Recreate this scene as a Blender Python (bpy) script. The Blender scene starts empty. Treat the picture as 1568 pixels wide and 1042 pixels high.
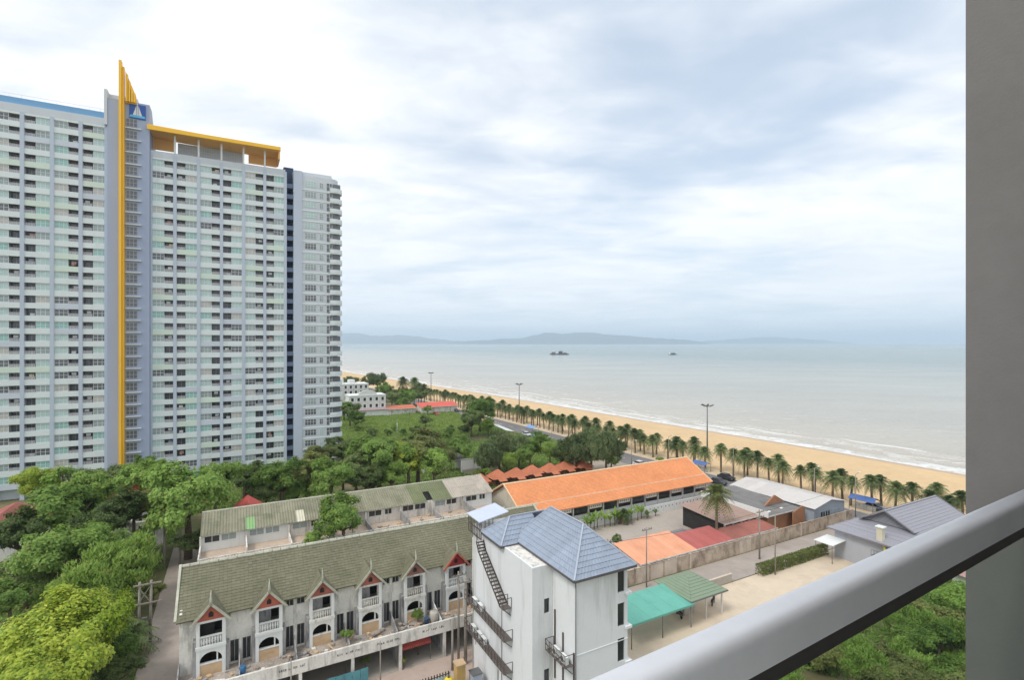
import bpy, bmesh, math, random
from mathutils import Vector, Matrix, noise

# ------------------------------------------------------------------ camera, sky, sun, exposure
SC = bpy.context.scene
COL = SC.collection
H = 35.0                       # eye height above the street, metres
FPX = 784.0                    # focal length in photo pixels (18 mm on a 36 mm sensor)
cam_d = bpy.data.cameras.new('camera'); cam_d.lens = 18.0; cam_d.sensor_width = 36.0
cam_d.clip_start = 0.05; cam_d.clip_end = 90000.0
cam_d.shift_y = 0.0025
cam = bpy.data.objects.new('camera', cam_d); COL.objects.link(cam)
cam.location = (0, 0, H); cam.rotation_euler = (math.radians(90), 0, 0)
SC.camera = cam

SUN_EL, SUN_AZ = math.radians(52), math.radians(228)     # azimuth clockwise from +Y (the view direction)
world = bpy.data.worlds.new('World'); SC.world = world; world.use_nodes = True
def build_world():
    nt = world.node_tree; N = nt.nodes; L = nt.links; N.clear()
    out = N.new('ShaderNodeOutputWorld'); bg = N.new('ShaderNodeBackground')
    sky = N.new('ShaderNodeTexSky'); sky.sky_type = 'NISHITA'; sky.sun_disc = False
    sky.sun_elevation = SUN_EL; sky.sun_rotation = SUN_AZ; sky.air_density = 1.0; sky.dust_density = 1.6; sky.altitude = 40
    tc = N.new('ShaderNodeTexCoord'); sep = N.new('ShaderNodeSeparateXYZ'); L.new(tc.outputs['Generated'], sep.inputs[0])
    zc = N.new('ShaderNodeMath'); zc.operation = 'MAXIMUM'; zc.inputs[1].default_value = 0.0; L.new(sep.outputs['Z'], zc.inputs[0])
    za = N.new('ShaderNodeMath'); za.operation = 'ADD'; za.inputs[1].default_value = 0.12; L.new(zc.outputs[0], za.inputs[0])
    dx = N.new('ShaderNodeMath'); dx.operation = 'DIVIDE'; L.new(sep.outputs['X'], dx.inputs[0]); L.new(za.outputs[0], dx.inputs[1])
    dy = N.new('ShaderNodeMath'); dy.operation = 'DIVIDE'; L.new(sep.outputs['Y'], dy.inputs[0]); L.new(za.outputs[0], dy.inputs[1])
    cb = N.new('ShaderNodeCombineXYZ'); L.new(dx.outputs[0], cb.inputs[0]); L.new(dy.outputs[0], cb.inputs[1])
    def cloud(scale, detail, rough, dist, off, rot=0.5, st=(0.9, 1.15, 1)):
        mp = N.new('ShaderNodeMapping'); mp.inputs['Location'].default_value = off
        mp.inputs['Rotation'].default_value = (0, 0, rot); mp.inputs['Scale'].default_value = st
        L.new(cb.outputs[0], mp.inputs['Vector'])
        n = N.new('ShaderNodeTexNoise'); n.inputs['Scale'].default_value = scale; n.inputs['Detail'].default_value = detail
        n.inputs['Roughness'].default_value = rough; n.inputs['Distortion'].default_value = dist
        L.new(mp.outputs[0], n.inputs['Vector']); return n.outputs['Fac']
    def ramp(inp, p0, p1, interp='EASE'):
        r = N.new('ShaderNodeValToRGB'); r.color_ramp.interpolation = interp
        r.color_ramp.elements[0].position = p0; r.color_ramp.elements[0].color = (0, 0, 0, 1)
        r.color_ramp.elements[1].position = p1; r.color_ramp.elements[1].color = (1, 1, 1, 1)
        L.new(inp, r.inputs[0]); return r.outputs[0]
    def mix(fac, a, b, blend='MIX'):
        m = N.new('ShaderNodeMix'); m.data_type = 'RGBA'; m.blend_type = blend
        if isinstance(fac, float): m.inputs[0].default_value = fac
        else: L.new(fac, m.inputs[0])
        for k, v in ((6, a), (7, b)):
            if isinstance(v, tuple): m.inputs[k].default_value = v
            else: L.new(v, m.inputs[k])
        return m.outputs[2]
    big = cloud(0.55, 5.0, 0.5, 0.5, (2.3, 0.7, 0))
    fine = cloud(1.5, 7.0, 0.58, 0.7, (5.1, 3.2, 0))
    wisp = cloud(3.2, 6.0, 0.55, 0.4, (1.7, 8.2, 0), .9, (.8, 1.3, 1))
    sm = N.new('ShaderNodeMath'); sm.operation = 'MULTIPLY_ADD'; sm.inputs[1].default_value = .20; L.new(wisp, sm.inputs[0]); L.new(big, sm.inputs[2])
    sm2 = N.new('ShaderNodeMath'); sm2.operation = 'MULTIPLY_ADD'; sm2.inputs[1].default_value = .25; L.new(wisp, sm2.inputs[0]); L.new(fine, sm2.inputs[2])
    cov = ramp(sm.outputs[0], 0.40, 0.66); veil = ramp(sm2.outputs[0], 0.42, 0.80)
    scale = N.new('ShaderNodeVectorMath'); scale.operation = 'SCALE'; scale.inputs['Scale'].default_value = 0.115
    L.new(sky.outputs[0], scale.inputs[0])
    thin = mix(0.64, scale.outputs[0], (0.61, 0.705, 0.815, 1))         # a milky veil over the blue
    body = mix(veil, (0.77, 0.80, 0.84, 1), (0.92, 0.925, 0.935, 1))  # cloud body, grey-blue to white
    col = mix(cov, thin, body)
    # the whole sheet turns to pale blue-grey low over the sea
    low = N.new('ShaderNodeMapRange'); low.inputs['From Min'].default_value = 0.0; low.inputs['From Max'].default_value = 0.30
    low.inputs['To Min'].default_value = 0.62; low.inputs['To Max'].default_value = 0.0; low.clamp = True
    L.new(zc.outputs[0], low.inputs['Value'])
    col = mix(low.outputs[0], col, (0.63, 0.715, 0.80, 1))
    L.new(col, bg.inputs['Color']); bg.inputs['Strength'].default_value = 1.0
    L.new(bg.outputs[0], out.inputs['Surface'])
build_world()
sun_d = bpy.data.lights.new('sun', 'SUN'); sun_d.energy = 1.5; sun_d.angle = math.radians(18); sun_d.color = (1.0, 0.955, 0.89)
sun = bpy.data.objects.new('sun', sun_d); COL.objects.link(sun)
sd = Vector((math.sin(SUN_AZ) * math.cos(SUN_EL), math.cos(SUN_AZ) * math.cos(SUN_EL), math.sin(SUN_EL)))
sun.rotation_euler = sd.to_track_quat('Z', 'Y').to_euler(); sun.location = (-60, -60, 150)
vs = SC.view_settings; vs.view_transform = 'Standard'; vs.look = 'None'; vs.exposure = 0.36; vs.gamma = 1.0; vs.use_curve_mapping = False
try:
    SC.cycles.max_bounces = 6; SC.cycles.diffuse_bounces = 3; SC.cycles.glossy_bounces = 3; SC.cycles.transmission_bounces = 4
    SC.cycles.transparent_max_bounces = 8; SC.cycles.volume_bounces = 1; SC.cycles.caustics_reflective = False; SC.cycles.caustics_refractive = False
    SC.cycles.use_denoising = True
except Exception: pass

# ------------------------------------------------------------------ survey helpers
TH = math.radians(28.4)                                   # the street grid is turned by this angle
V = Vector((math.cos(TH), math.sin(TH), 0)); U = Vector((-math.sin(TH), math.cos(TH), 0))
def grid(b, a, z=0.0): p = V * b + U * a; return Vector((p.x, p.y, z))
def togrid(p): return (p.x * V.x + p.y * V.y, p.x * U.x + p.y * U.y)
def at(px, py, z=0.0):                                    # plan position of something surveyed at photo point px,py and height z
    Y = (H - z) * FPX / (py - 525.0); return Vector(((px - 784.0) / FPX * Y, Y, z))
def lin(c):
    c /= 255.0; return c / 12.92 if c <= 0.04045 else ((c + 0.055) / 1.055) ** 2.4
def rgb(r, g, b, k=1.0): return (min(1, lin(r) * k), min(1, lin(g) * k), min(1, lin(b) * k), 1)

# ------------------------------------------------------------------ materials
MATS = {}
def mat(name, col, rough=0.8, var=0.12, scale=0.6, stain=0.0, stain_col=(0.05, 0.045, 0.04, 1), stain_scale=(0.5, 0.5, 0.12), bump=0.0, bscale=8.0,
        metal=0.0, spec=0.3, island=0.0, fine=0.0, clean=0.52, objvar=0.0):
    if name in MATS: return MATS[name]
    m = bpy.data.materials.new(name); m.use_nodes = True; nt = m.node_tree; N = nt.nodes; L = nt.links
    bs = N['Principled BSDF']; bs.inputs['Roughness'].default_value = rough; bs.inputs['Metallic'].default_value = metal
    bs.inputs['Specular IOR Level'].default_value = spec
    geo = N.new('ShaderNodeNewGeometry')
    def nz(sc, det=4.0, st=None):
        n = N.new('ShaderNodeTexNoise'); n.inputs['Scale'].default_value = sc; n.inputs['Detail'].default_value = det; n.inputs['Roughness'].default_value = 0.62
        if st:
            mp = N.new('ShaderNodeMapping'); mp.inputs['Scale'].default_value = st; L.new(geo.outputs['Position'], mp.inputs['Vector']); L.new(mp.outputs[0], n.inputs['Vector'])
        else: L.new(geo.outputs['Position'], n.inputs['Vector'])
        return n.outputs['Fac']
    def mr(inp, a, b, c, d):
        r = N.new('ShaderNodeMapRange'); r.inputs[1].default_value = a; r.inputs[2].default_value = b; r.inputs[3].default_value = c; r.inputs[4].default_value = d
        L.new(inp, r.inputs[0]); return r.outputs[0]
    def mul(a, b):
        k = N.new('ShaderNodeMath'); k.operation = 'MULTIPLY'; L.new(a, k.inputs[0]); L.new(b, k.inputs[1]); return k.outputs[0]
    f = mr(nz(scale), 0.3, 0.7, 1 - var, 1 + var)
    if fine: f = mul(f, mr(nz(scale * 9, 3.0), 0.3, 0.7, 1 - fine, 1 + fine))
    if objvar: f = mul(f, mr(N.new('ShaderNodeObjectInfo').outputs['Random'], 0, 1, 1 - objvar, 1 + objvar))
    if island: f = mul(f, mr(geo.outputs['Random Per Island'], 0, 1, 1 - island, 1 + island))
    sc = N.new('ShaderNodeVectorMath'); sc.operation = 'SCALE'; sc.inputs[0].default_value = col[:3]; L.new(f, sc.inputs['Scale'])
    cur = sc.outputs[0]
    if stain:
        sm = mr(nz(1.0, 6.0, stain_scale), clean, clean + 0.2, 0.0, stain)
        mx = N.new('ShaderNodeMix'); mx.data_type = 'RGBA'; L.new(sm, mx.inputs[0]); L.new(cur, mx.inputs[6]); mx.inputs[7].default_value = stain_col; cur = mx.outputs[2]
    L.new(cur, bs.inputs['Base Color'])
    if bump:
        b = N.new('ShaderNodeBump'); b.inputs['Strength'].default_value = bump; b.inputs['Distance'].default_value = 0.05
        L.new(nz(bscale, 4.0), b.inputs['Height']); L.new(b.outputs[0], bs.inputs['Normal'])
    MATS[name] = m; return m
def leaf_mat(name, dark, light, trans=0.25):
    if name in MATS: return MATS[name]
    m = bpy.data.materials.new(name); m.use_nodes = True; nt = m.node_tree; N = nt.nodes; L = nt.links
    out = N['Material Output']; bs = N['Principled BSDF']; bs.inputs['Roughness'].default_value = 0.55; bs.inputs['Specular IOR Level'].default_value = 0.25
    geo = N.new('ShaderNodeNewGeometry'); oi = N.new('ShaderNodeObjectInfo')
    nzt = N.new('ShaderNodeTexNoise'); nzt.inputs['Scale'].default_value = 0.55; nzt.inputs['Detail'].default_value = 2; L.new(geo.outputs['Position'], nzt.inputs['Vector'])
    def math_(op, a, b):
        k = N.new('ShaderNodeMath'); k.operation = op
        for i, v in enumerate((a, b)):
            if isinstance(v, float): k.inputs[i].default_value = v
            else: L.new(v, k.inputs[i])
        return k.outputs[0]
    f = math_('ADD', math_('MULTIPLY', geo.outputs['Random Per Island'], 0.45), math_('MULTIPLY', math_('SUBTRACT', nzt.outputs['Fac'], 0.3), 1.0))
    f = math_('ADD', f, math_('MULTIPLY', math_('SUBTRACT', oi.outputs['Random'], 0.5), 0.6))
    mx = N.new('ShaderNodeMix'); mx.data_type = 'RGBA'; L.new(f, mx.inputs[0]); mx.inputs[6].default_value = dark; mx.inputs[7].default_value = light; mx.clamp_factor = True
    L.new(mx.outputs[2], bs.inputs['Base Color'])
    tr = N.new('ShaderNodeBsdfTranslucent'); L.new(mx.outputs[2], tr.inputs['Color'])
    ms = N.new('ShaderNodeMixShader'); ms.inputs[0].default_value = trans; L.new(bs.outputs[0], ms.inputs[1]); L.new(tr.outputs[0], ms.inputs[2]); L.new(ms.outputs[0], out.inputs['Surface'])
    MATS[name] = m; return m
def glass_mat(name, tint, gloss=0.12):
    m = bpy.data.materials.new(name); m.use_nodes = True; nt = m.node_tree; N = nt.nodes; L = nt.links; N.remove(N['Principled BSDF'])
    tr = N.new('ShaderNodeBsdfTransparent'); tr.inputs[0].default_value = tint
    gl = N.new('ShaderNodeBsdfGlossy'); gl.inputs['Roughness'].default_value = 0.03
    ms = N.new('ShaderNodeMixShader'); ms.inputs[0].default_value = gloss
    L.new(tr.outputs[0], ms.inputs[1]); L.new(gl.outputs[0], ms.inputs[2]); L.new(ms.outputs[0], N['Material Output'].inputs['Surface']); MATS[name] = m; return m

WHITE = mat('white_paint', rgb(222, 224, 222), 0.75, 0.05, 0.3, stain=0.35, stain_col=rgb(150, 150, 146), stain_scale=(1.2, 1.2, 0.25), clean=0.56)
OLDWHITE = mat('weathered_white_plaster', rgb(222, 219, 212), 0.85, 0.12, 0.5, stain=0.8, stain_col=rgb(134, 131, 126), stain_scale=(1.5, 1.5, 0.30), clean=0.50, fine=0.07)
DIRTY = mat('mouldy_grey_plaster', rgb(158, 157, 156), 0.9, 0.2, 0.9, stain=0.85, stain_col=rgb(84, 84, 86), stain_scale=(1.6, 1.6, 0.5), clean=0.50, fine=0.08)
CONC = mat('concrete', rgb(176, 170, 160), 0.9, 0.12, 0.25, stain=0.4, stain_col=rgb(120, 113, 104), stain_scale=(0.5, 0.5, 0.5), fine=0.06)
DARKGLASS = mat('dark_glass', (0.03, 0.035, 0.04, 1), 0.12, 0.2, 0.8, spec=0.6)
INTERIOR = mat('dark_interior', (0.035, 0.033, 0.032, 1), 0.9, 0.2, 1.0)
METAL = mat('grey_steel', rgb(120, 120, 122), 0.5, 0.08, 1.0, metal=0.3)
DARKMETAL = mat('rusty_dark_steel', rgb(84, 74, 70), 0.75, 0.2, 2.0)
POLE = mat('pole_concrete', rgb(150, 143, 134), 0.9, 0.15, 1.2, stain=0.4, stain_scale=(2, 2, 0.3))
BARK = mat('bark', rgb(112, 98, 84), 0.95, 0.25, 2.0)
PALMBARK = mat('palm_bark', rgb(120, 104, 88), 0.95, 0.25, 3.0)

# ------------------------------------------------------------------ mesh helpers
class MB:
    def __init__(s): s.v = []; s.f = []; s.m = []; s.sm = []
    def add(s, vs, fs, mi=0, smooth=False):
        o = len(s.v); s.v += [tuple(p) for p in vs]
        for f in fs: s.f.append(tuple(o + i for i in f)); s.m.append(mi); s.sm.append(smooth)
        return s
    def quad(s, *pts, mi=0): return s.add(pts, [tuple(range(len(pts)))], mi)
    def box(s, x0, x1, y0, y1, z0, z1, mi=0):
        if x0 > x1: x0, x1 = x1, x0
        if y0 > y1: y0, y1 = y1, y0
        if z0 > z1: z0, z1 = z1, z0
        return s.add([(x0, y0, z0), (x1, y0, z0), (x1, y1, z0), (x0, y1, z0), (x0, y0, z1), (x1, y0, z1), (x1, y1, z1), (x0, y1, z1)],
              [(0, 3, 2, 1), (4, 5, 6, 7), (0, 1, 5, 4), (1, 2, 6, 5), (2, 3, 7, 6), (3, 0, 4, 7)], mi)
    def prism(s, prof, axis, c0, c1, mi=0, smooth=False):       # profile extruded along x (prof = y,z), y (prof = x,z) or z (prof = x,y)
        n = len(prof)
        def P(p, c): return (c, p[0], p[1]) if axis == 'x' else ((p[0], c, p[1]) if axis == 'y' else (p[0], p[1], c))
        vs = [P(p, c0) for p in prof] + [P(p, c1) for p in prof]
        fs = [(i, (i + 1) % n, n + (i + 1) % n, n + i) for i in range(n)]
        o = len(s.v); s.add(vs, fs, mi, smooth); s.f += [tuple(o + i for i in reversed(range(n))), tuple(o + n + i for i in range(n))]; s.m += [mi, mi]; s.sm += [False, False]
        return s
    def tube(s, pts, rs, n=8, mi=0, cap=True, smooth=True):
        pts = [Vector(p) for p in pts]; rings = []
        for i, p in enumerate(pts):
            d = (pts[min(i + 1, len(pts) - 1)] - pts[max(i - 1, 0)]); d.normalize()
            a = d.orthogonal() if abs(d.z) < 0.9 else Vector((1, 0, 0)); a = (a - d * a.dot(d)).normalized(); b = d.cross(a)
            r = rs[i] if isinstance(rs, (list, tuple)) else rs
            rings.append([p + (a * math.cos(t) + b * math.sin(t)) * r for t in [2 * math.pi * k / n for k in range(n)]])
        vs = [q for r in rings for q in r]; fs = []
        for i in range(len(pts) - 1):
            for k in range(n): fs.append((i * n + k, i * n + (k + 1) % n, (i + 1) * n + (k + 1) % n, (i + 1) * n + k))
        s.add(vs, fs, mi, smooth)
        if cap:
            o = len(s.v) - len(vs); s.f += [tuple(o + k for k in reversed(range(n))), tuple(o + (len(pts) - 1) * n + k for k in range(n))]; s.m += [mi, mi]; s.sm += [False, False]
        return s
    def beam(s, p0, p1, w, h, mi=0):
        p0 = Vector(p0); p1 = Vector(p1); d = (p1 - p0).normalized(); up = Vector((0, 0, 1)) if abs(d.z) < 0.95 else Vector((1, 0, 0))
        x = d.cross(up).normalized() * (w / 2); y = x.cross(d).normalized() * (h / 2)
        vs = [p0 - x - y, p0 + x - y, p0 + x + y, p0 - x + y, p1 - x - y, p1 + x - y, p1 + x + y, p1 - x + y]
        return s.add(vs, [(0, 3, 2, 1), (4, 5, 6, 7), (0, 1, 5, 4), (1, 2, 6, 5), (2, 3, 7, 6), (3, 0, 4, 7)], mi)
    def slab(s, pts, th, mi=0):                                 # a sheet through pts (counter-clockwise from above), thickened downwards
        pts = [Vector(p) for p in pts]; n = len(pts); lo = [p - Vector((0, 0, th)) for p in pts]
        return s.add(pts + lo, [tuple(range(n)), tuple(reversed(range(n, 2 * n)))] + [(i, n + i, n + (i + 1) % n, (i + 1) % n) for i in range(n)], mi)
    def mesh(s, name, mats):
        me = bpy.data.meshes.new(name); me.from_pydata(s.v, [], s.f)
        for m in (mats if isinstance(mats, (list, tuple)) else [mats]): me.materials.append(m)
        me.polygons.foreach_set('material_index', s.m); me.polygons.foreach_set('use_smooth', s.sm); me.update(); return me
    def build(s, name, mats, parent=None, loc=(0, 0, 0), rz=0.0): return link(name, s.mesh(name, mats), parent, loc, rz)
def link(name, me, parent=None, loc=(0, 0, 0), rz=0.0, sc=None):
    o = bpy.data.objects.new(name, me); COL.objects.link(o); o.location = loc; o.rotation_euler = (0, 0, rz); o.parent = parent
    if sc is not None: o.scale = sc if isinstance(sc, (tuple, list)) else (sc, sc, sc)
    return o
def tag(o, label=None, cat=None, group=None, kind=None):
    if label: o['label'] = label
    if cat: o['category'] = cat
    if group: o['group'] = group
    if kind: o['kind'] = kind
    return o
def root(name, label, cat, loc, rz=TH, group=None):
    o = bpy.data.objects.new(name, None); COL.objects.link(o); o.location = loc; o.rotation_euler = (0, 0, rz); o.empty_display_size = 0.5
    return tag(o, label, cat, group)
def copy_tree(o, parent=None):
    c = o.copy(); COL.objects.link(c); c.parent = parent
    for ch in list(o.children): copy_tree(ch, c)
    return c
def bx(name, m, parent, *a): return MB().box(*a).build(name, m, parent)
def struct(name, mb, m): return tag(mb.build(name, m), kind='structure')
ORD = ['first', 'second', 'third', 'fourth', 'fifth', 'sixth', 'seventh', 'eighth', 'ninth', 'tenth', 'eleventh', 'twelfth', 'thirteenth', 'fourteenth', 'fifteenth', 'sixteenth',
       'seventeenth', 'eighteenth', 'nineteenth', 'twentieth']
def nth(i):
    if i >= 99: return 'hundredth' if i == 99 else 'hundred and ' + nth(i - 100)
    if i < 20: return ORD[i]
    t = ['twenty', 'thirty', 'forty', 'fifty', 'sixty', 'seventy', 'eighty', 'ninety'][(i + 1) // 10 - 2]; r = (i + 1) % 10
    return (t[:-1] + 'ieth') if r == 0 else t + '-' + ORD[r - 1]
def tiles(mb, bl, br, tl, nc, nt, th=0.03, jit=0.012, mi=0, rnd=random.Random(5)):
    """overlapping roof tiles on the slope bl-br (eave) to tl (ridge); each tile is proud at its lower edge"""
    bl = Vector(bl); ex = (Vector(br) - bl) / nt; ey = (Vector(tl) - bl) / nc; nrm = ex.cross(ey).normalized()
    if nrm.z < 0: nrm = -nrm
    for j in range(nc):
        for i in range(nt):
            o = bl + ex * (i + 0.02) + ey * j; k = rnd.uniform(-jit, jit); x = ex * 0.97; lo = nrm * (th + k); hi = nrm * (0.004 + k * 0.3)
            a = o + lo; b = o + x + lo; c = o + x + ey * 1.04 + hi; d = o + ey * 1.04 + hi
            mb.add([a, b, c, d, o - nrm * 0.01, o + x - nrm * 0.01], [(0, 1, 2, 3), (4, 5, 1, 0)], mi)
    return mb

# ------------------------------------------------------------------ coast line, ground, beach, sea, roads
SHORE = [(-400, 490), (-100, 278), (60, 172), (137, 122), (173.7, 100.5), (228.7, 63.5), (343, -10.5), (470, -98), (638, -215), (900, -400), (1500, -835), (4000, -2650), (16000, -11350)]
PALM = [(-400, 395), (-100, 205), (60, 105), (112, 73), (137, 57), (157, 44), (200, 18.5), (289, -36), (420, -122), (600, -246), (900, -455), (1500, -890), (4000, -2705), (16000, -11400)]
def curve(tab, y):
    for (y0, x0), (y1, x1) in zip(tab, tab[1:]):
        if y <= y1: return x0 + (x1 - x0) * (y - y0) / (y1 - y0)
    return tab[-1][1]
SEAW = Vector((0.85, 0.53, 0)).normalized()          # seaward direction
YS = [-400, -200, -100, 0, 40] + list(range(60, 420, 12)) + list(range(420, 900, 40)) + [900, 1100, 1500, 2200, 4000, 8000, 16000]

def ground_mat():
    m = bpy.data.materials.new('scrub_ground'); m.use_nodes = True; nt = m.node_tree; N = nt.nodes; L = nt.links; bs = N['Principled BSDF']; bs.inputs['Roughness'].default_value = 0.95
    geo = N.new('ShaderNodeNewGeometry')
    def nz(s, d):
        n = N.new('ShaderNodeTexNoise'); n.inputs['Scale'].default_value = s; n.inputs['Detail'].default_value = d; L.new(geo.outputs['Position'], n.inputs['Vector']); return n.outputs['Fac']
    r = N.new('ShaderNodeValToRGB'); e = r.color_ramp.elements; e[0].position = 0.36; e[0].color = rgb(86, 96, 52); e[1].position = 0.68; e[1].color = rgb(150, 132, 100)
    k = r.color_ramp.elements.new(0.52); k.color = rgb(106, 104, 66); L.new(nz(0.09, 6), r.inputs[0])
    mx = N.new('ShaderNodeMix'); mx.data_type = 'RGBA'; mx.blend_type = 'MULTIPLY'; mx.inputs[0].default_value = 0.6; L.new(r.outputs[0], mx.inputs[6])
    r2 = N.new('ShaderNodeValToRGB'); r2.color_ramp.elements[0].position = 0.3; r2.color_ramp.elements[0].color = (0.5, 0.5, 0.5, 1); r2.color_ramp.elements[1].position = 0.7; L.new(nz(1.3, 5), r2.inputs[0]); L.new(r2.outputs[0], mx.inputs[7])
    L.new(mx.outputs[2], bs.inputs['Base Color']); return m
g = MB()
for i in range(len(YS) - 1):
    y0, y1 = YS[i], YS[i + 1]
    xs0 = [-14000 - y0 * 0.3, -1500 + min(0, curve(PALM, y0)), curve(PALM, y0) + 2.5]; xs1 = [-14000 - y1 * 0.3, -1500 + min(0, curve(PALM, y1)), curve(PALM, y1) + 2.5]
    for k in range(2): g.quad((xs0[k], y0, 0), (xs0[k + 1], y0, 0), (xs1[k + 1], y1, 0), (xs1[k], y1, 0))
struct('ground', g, ground_mat())

SAND = mat('beach_sand', rgb(206, 178, 138), 0.95, 0.07, 0.05, fine=0.06, bump=0.25, bscale=3.0, stain=0.35, stain_col=rgb(188, 158, 118), stain_scale=(0.06, 0.06, 0.06))
WETSAND = mat('wet_sand', rgb(176, 150, 122), 0.45, 0.08, 0.08, fine=0.04, spec=0.5)
bm_ = MB()
for i in range(len(YS) - 1):
    rows = []
    for y in (YS[i], YS[i + 1]):
        p = Vector((curve(PALM, y) + 2.0, y, 0.02)); s = Vector((curve(SHORE, y), y, -0.45)); wet = s - SEAW * 3.5 + Vector((0, 0, 0.16))
        rows.append([p, p.lerp(wet, 0.5) + Vector((0, 0, 0.05)), wet, s, s + SEAW * 40 + Vector((0, 0, -2.0))])
    for k in range(4): bm_.quad(rows[0][k], rows[0][k + 1], rows[1][k + 1], rows[1][k], mi=1 if k >= 2 else 0)
struct('beach', bm_, [SAND, WETSAND])

def sea_mat():
    m = bpy.data.materials.new('sea_water'); m.use_nodes = True; nt = m.node_tree; N = nt.nodes; L = nt.links; bs = N['Principled BSDF']
    bs.inputs['Roughness'].default_value = 0.22; bs.inputs['IOR'].default_value = 1.33; bs.inputs['Specular IOR Level'].default_value = 0.5
    geo = N.new('ShaderNodeNewGeometry'); at_ = N.new('ShaderNodeAttribute'); at_.attribute_name = 'shore'
    def nz(s, d, st=(1, 1, 1), rot=0.0, dist=0.0):
        mp = N.new('ShaderNodeMapping'); mp.inputs['Scale'].default_value = st; mp.inputs['Rotation'].default_value = (0, 0, rot); L.new(geo.outputs['Position'], mp.inputs['Vector'])
        n = N.new('ShaderNodeTexNoise'); n.inputs['Scale'].default_value = s; n.inputs['Detail'].default_value = d; n.inputs['Roughness'].default_value = 0.6; n.inputs['Distortion'].default_value = dist; L.new(mp.outputs[0], n.inputs['Vector']); return n.outputs['Fac']
    def M(op, a, b=0.0, c=None):
        k = N.new('ShaderNodeMath'); k.operation = op
        for i, v in enumerate((a, b) if c is None else (a, b, c)):
            if isinstance(v, (int, float)): k.inputs[i].default_value = v
            else: L.new(v, k.inputs[i])
        return k.outputs[0]
    def MR(i, a, b, c, d):
        r = N.new('ShaderNodeMapRange'); r.inputs[1].default_value = a; r.inputs[2].default_value = b; r.inputs[3].default_value = c; r.inputs[4].default_value = d; L.new(i, r.inputs[0]); return r.outputs[0]
    d = at_.outputs['Fac']
    # silty shallows to greener open water
    cr = N.new('ShaderNodeValToRGB'); e = cr.color_ramp.elements; e[0].position = 0.0; e[0].color = rgb(188, 179, 164); e[1].position = 1.0; e[1].color = rgb(122, 138, 136)
    k = e.new(0.10); k.color = rgb(174, 171, 160); k2 = e.new(0.45); k2.color = rgb(158, 162, 155); L.new(MR(d, 0, 900, 0, 1), cr.inputs[0])
    patch = MR(nz(0.006, 4, (1, 2.2, 1), 0.55), 0.35, 0.65, 0.93, 1.06)
    sc = N.new('ShaderNodeVectorMath'); sc.operation = 'SCALE'; L.new(cr.outputs[0], sc.inputs[0]); L.new(patch, sc.inputs['Scale'])
    # wave rows parallel to the shore and broken foam
    dd = M('ADD', d, M('MULTIPLY', M('SUBTRACT', nz(0.035, 5, (1, 1, 1)), 0.5), 46.0))
    band = M('SINE', M('MULTIPLY', dd, 0.52))
    lace = nz(0.55, 7, (1, 1, 1), 0.55, 0.6); lace2 = nz(0.16, 6, (0.45, 1.6, 1), 0.98, 0.3)
    near = MR(d, 2.0, 30.0, 1.0, 0.0)
    f1 = M('MULTIPLY', MR(band, 0.25, 1.0, 0, .85), near)
    f1 = M('MULTIPLY', f1, MR(lace, 0.36, 0.52, 0, 1))
    edge = M('MULTIPLY', MR(d, 0.0, 7.0, .9, 0.0), MR(lace, 0.34, 0.56, 0.05, 1))
    far = M('MULTIPLY', MR(d, 30, 110, 1, 0), MR(lace2, 0.62, 0.70, 0, 0.65))
    foam = M('MINIMUM', M('ADD', M('ADD', f1, edge), far), 1.0)
    mx = N.new('ShaderNodeMix'); mx.data_type = 'RGBA'; L.new(foam, mx.inputs[0]); L.new(sc.outputs[0], mx.inputs[6]); mx.inputs[7].default_value = rgb(222, 223, 221); L.new(mx.outputs[2], bs.inputs['Base Color'])
    L.new(MR(foam, 0, 1, 0.22, 0.8), bs.inputs['Roughness'])
    h = M('ADD', M('ADD', M('MULTIPLY', nz(0.11, 6, (0.5, 1.7, 1), 0.98), 2.2), M('MULTIPLY', nz(0.5, 4, (0.7, 1.4, 1), 0.98), 0.5)), M('MULTIPLY', M('MULTIPLY', band, near), 0.25))
    b = N.new('ShaderNodeBump'); b.inputs['Strength'].default_value = 0.8; b.inputs['Distance'].default_value = 1.0; L.new(h, b.inputs['Height']); L.new(b.outputs[0], bs.inputs['Normal'])
    return m
OFF = [-12, 0, 4, 8, 12, 16, 20, 25, 32, 45, 70, 120, 250, 600, 1500, 4000, 10000, 24000]
sv = []; sa = []; sf = []
for y in YS:
    base = Vector((curve(SHORE, y), y, -0.42))
    for o in OFF: p = base + SEAW * o; sv.append((p.x, p.y, -0.42)); sa.append(float(o))
n = len(OFF)
for i in range(len(YS) - 1):
    for k in range(n - 1): sf.append((i * n + k, i * n + k + 1, (i + 1) * n + k + 1, (i + 1) * n + k))
me = bpy.data.meshes.new('sea'); me.from_pydata(sv, [], sf); me.materials.append(sea_mat())
ad = me.attributes.new('shore', 'FLOAT', 'POINT'); ad.data.foreach_set('value', sa)
tag(link('sea', me), kind='structure')

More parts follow.
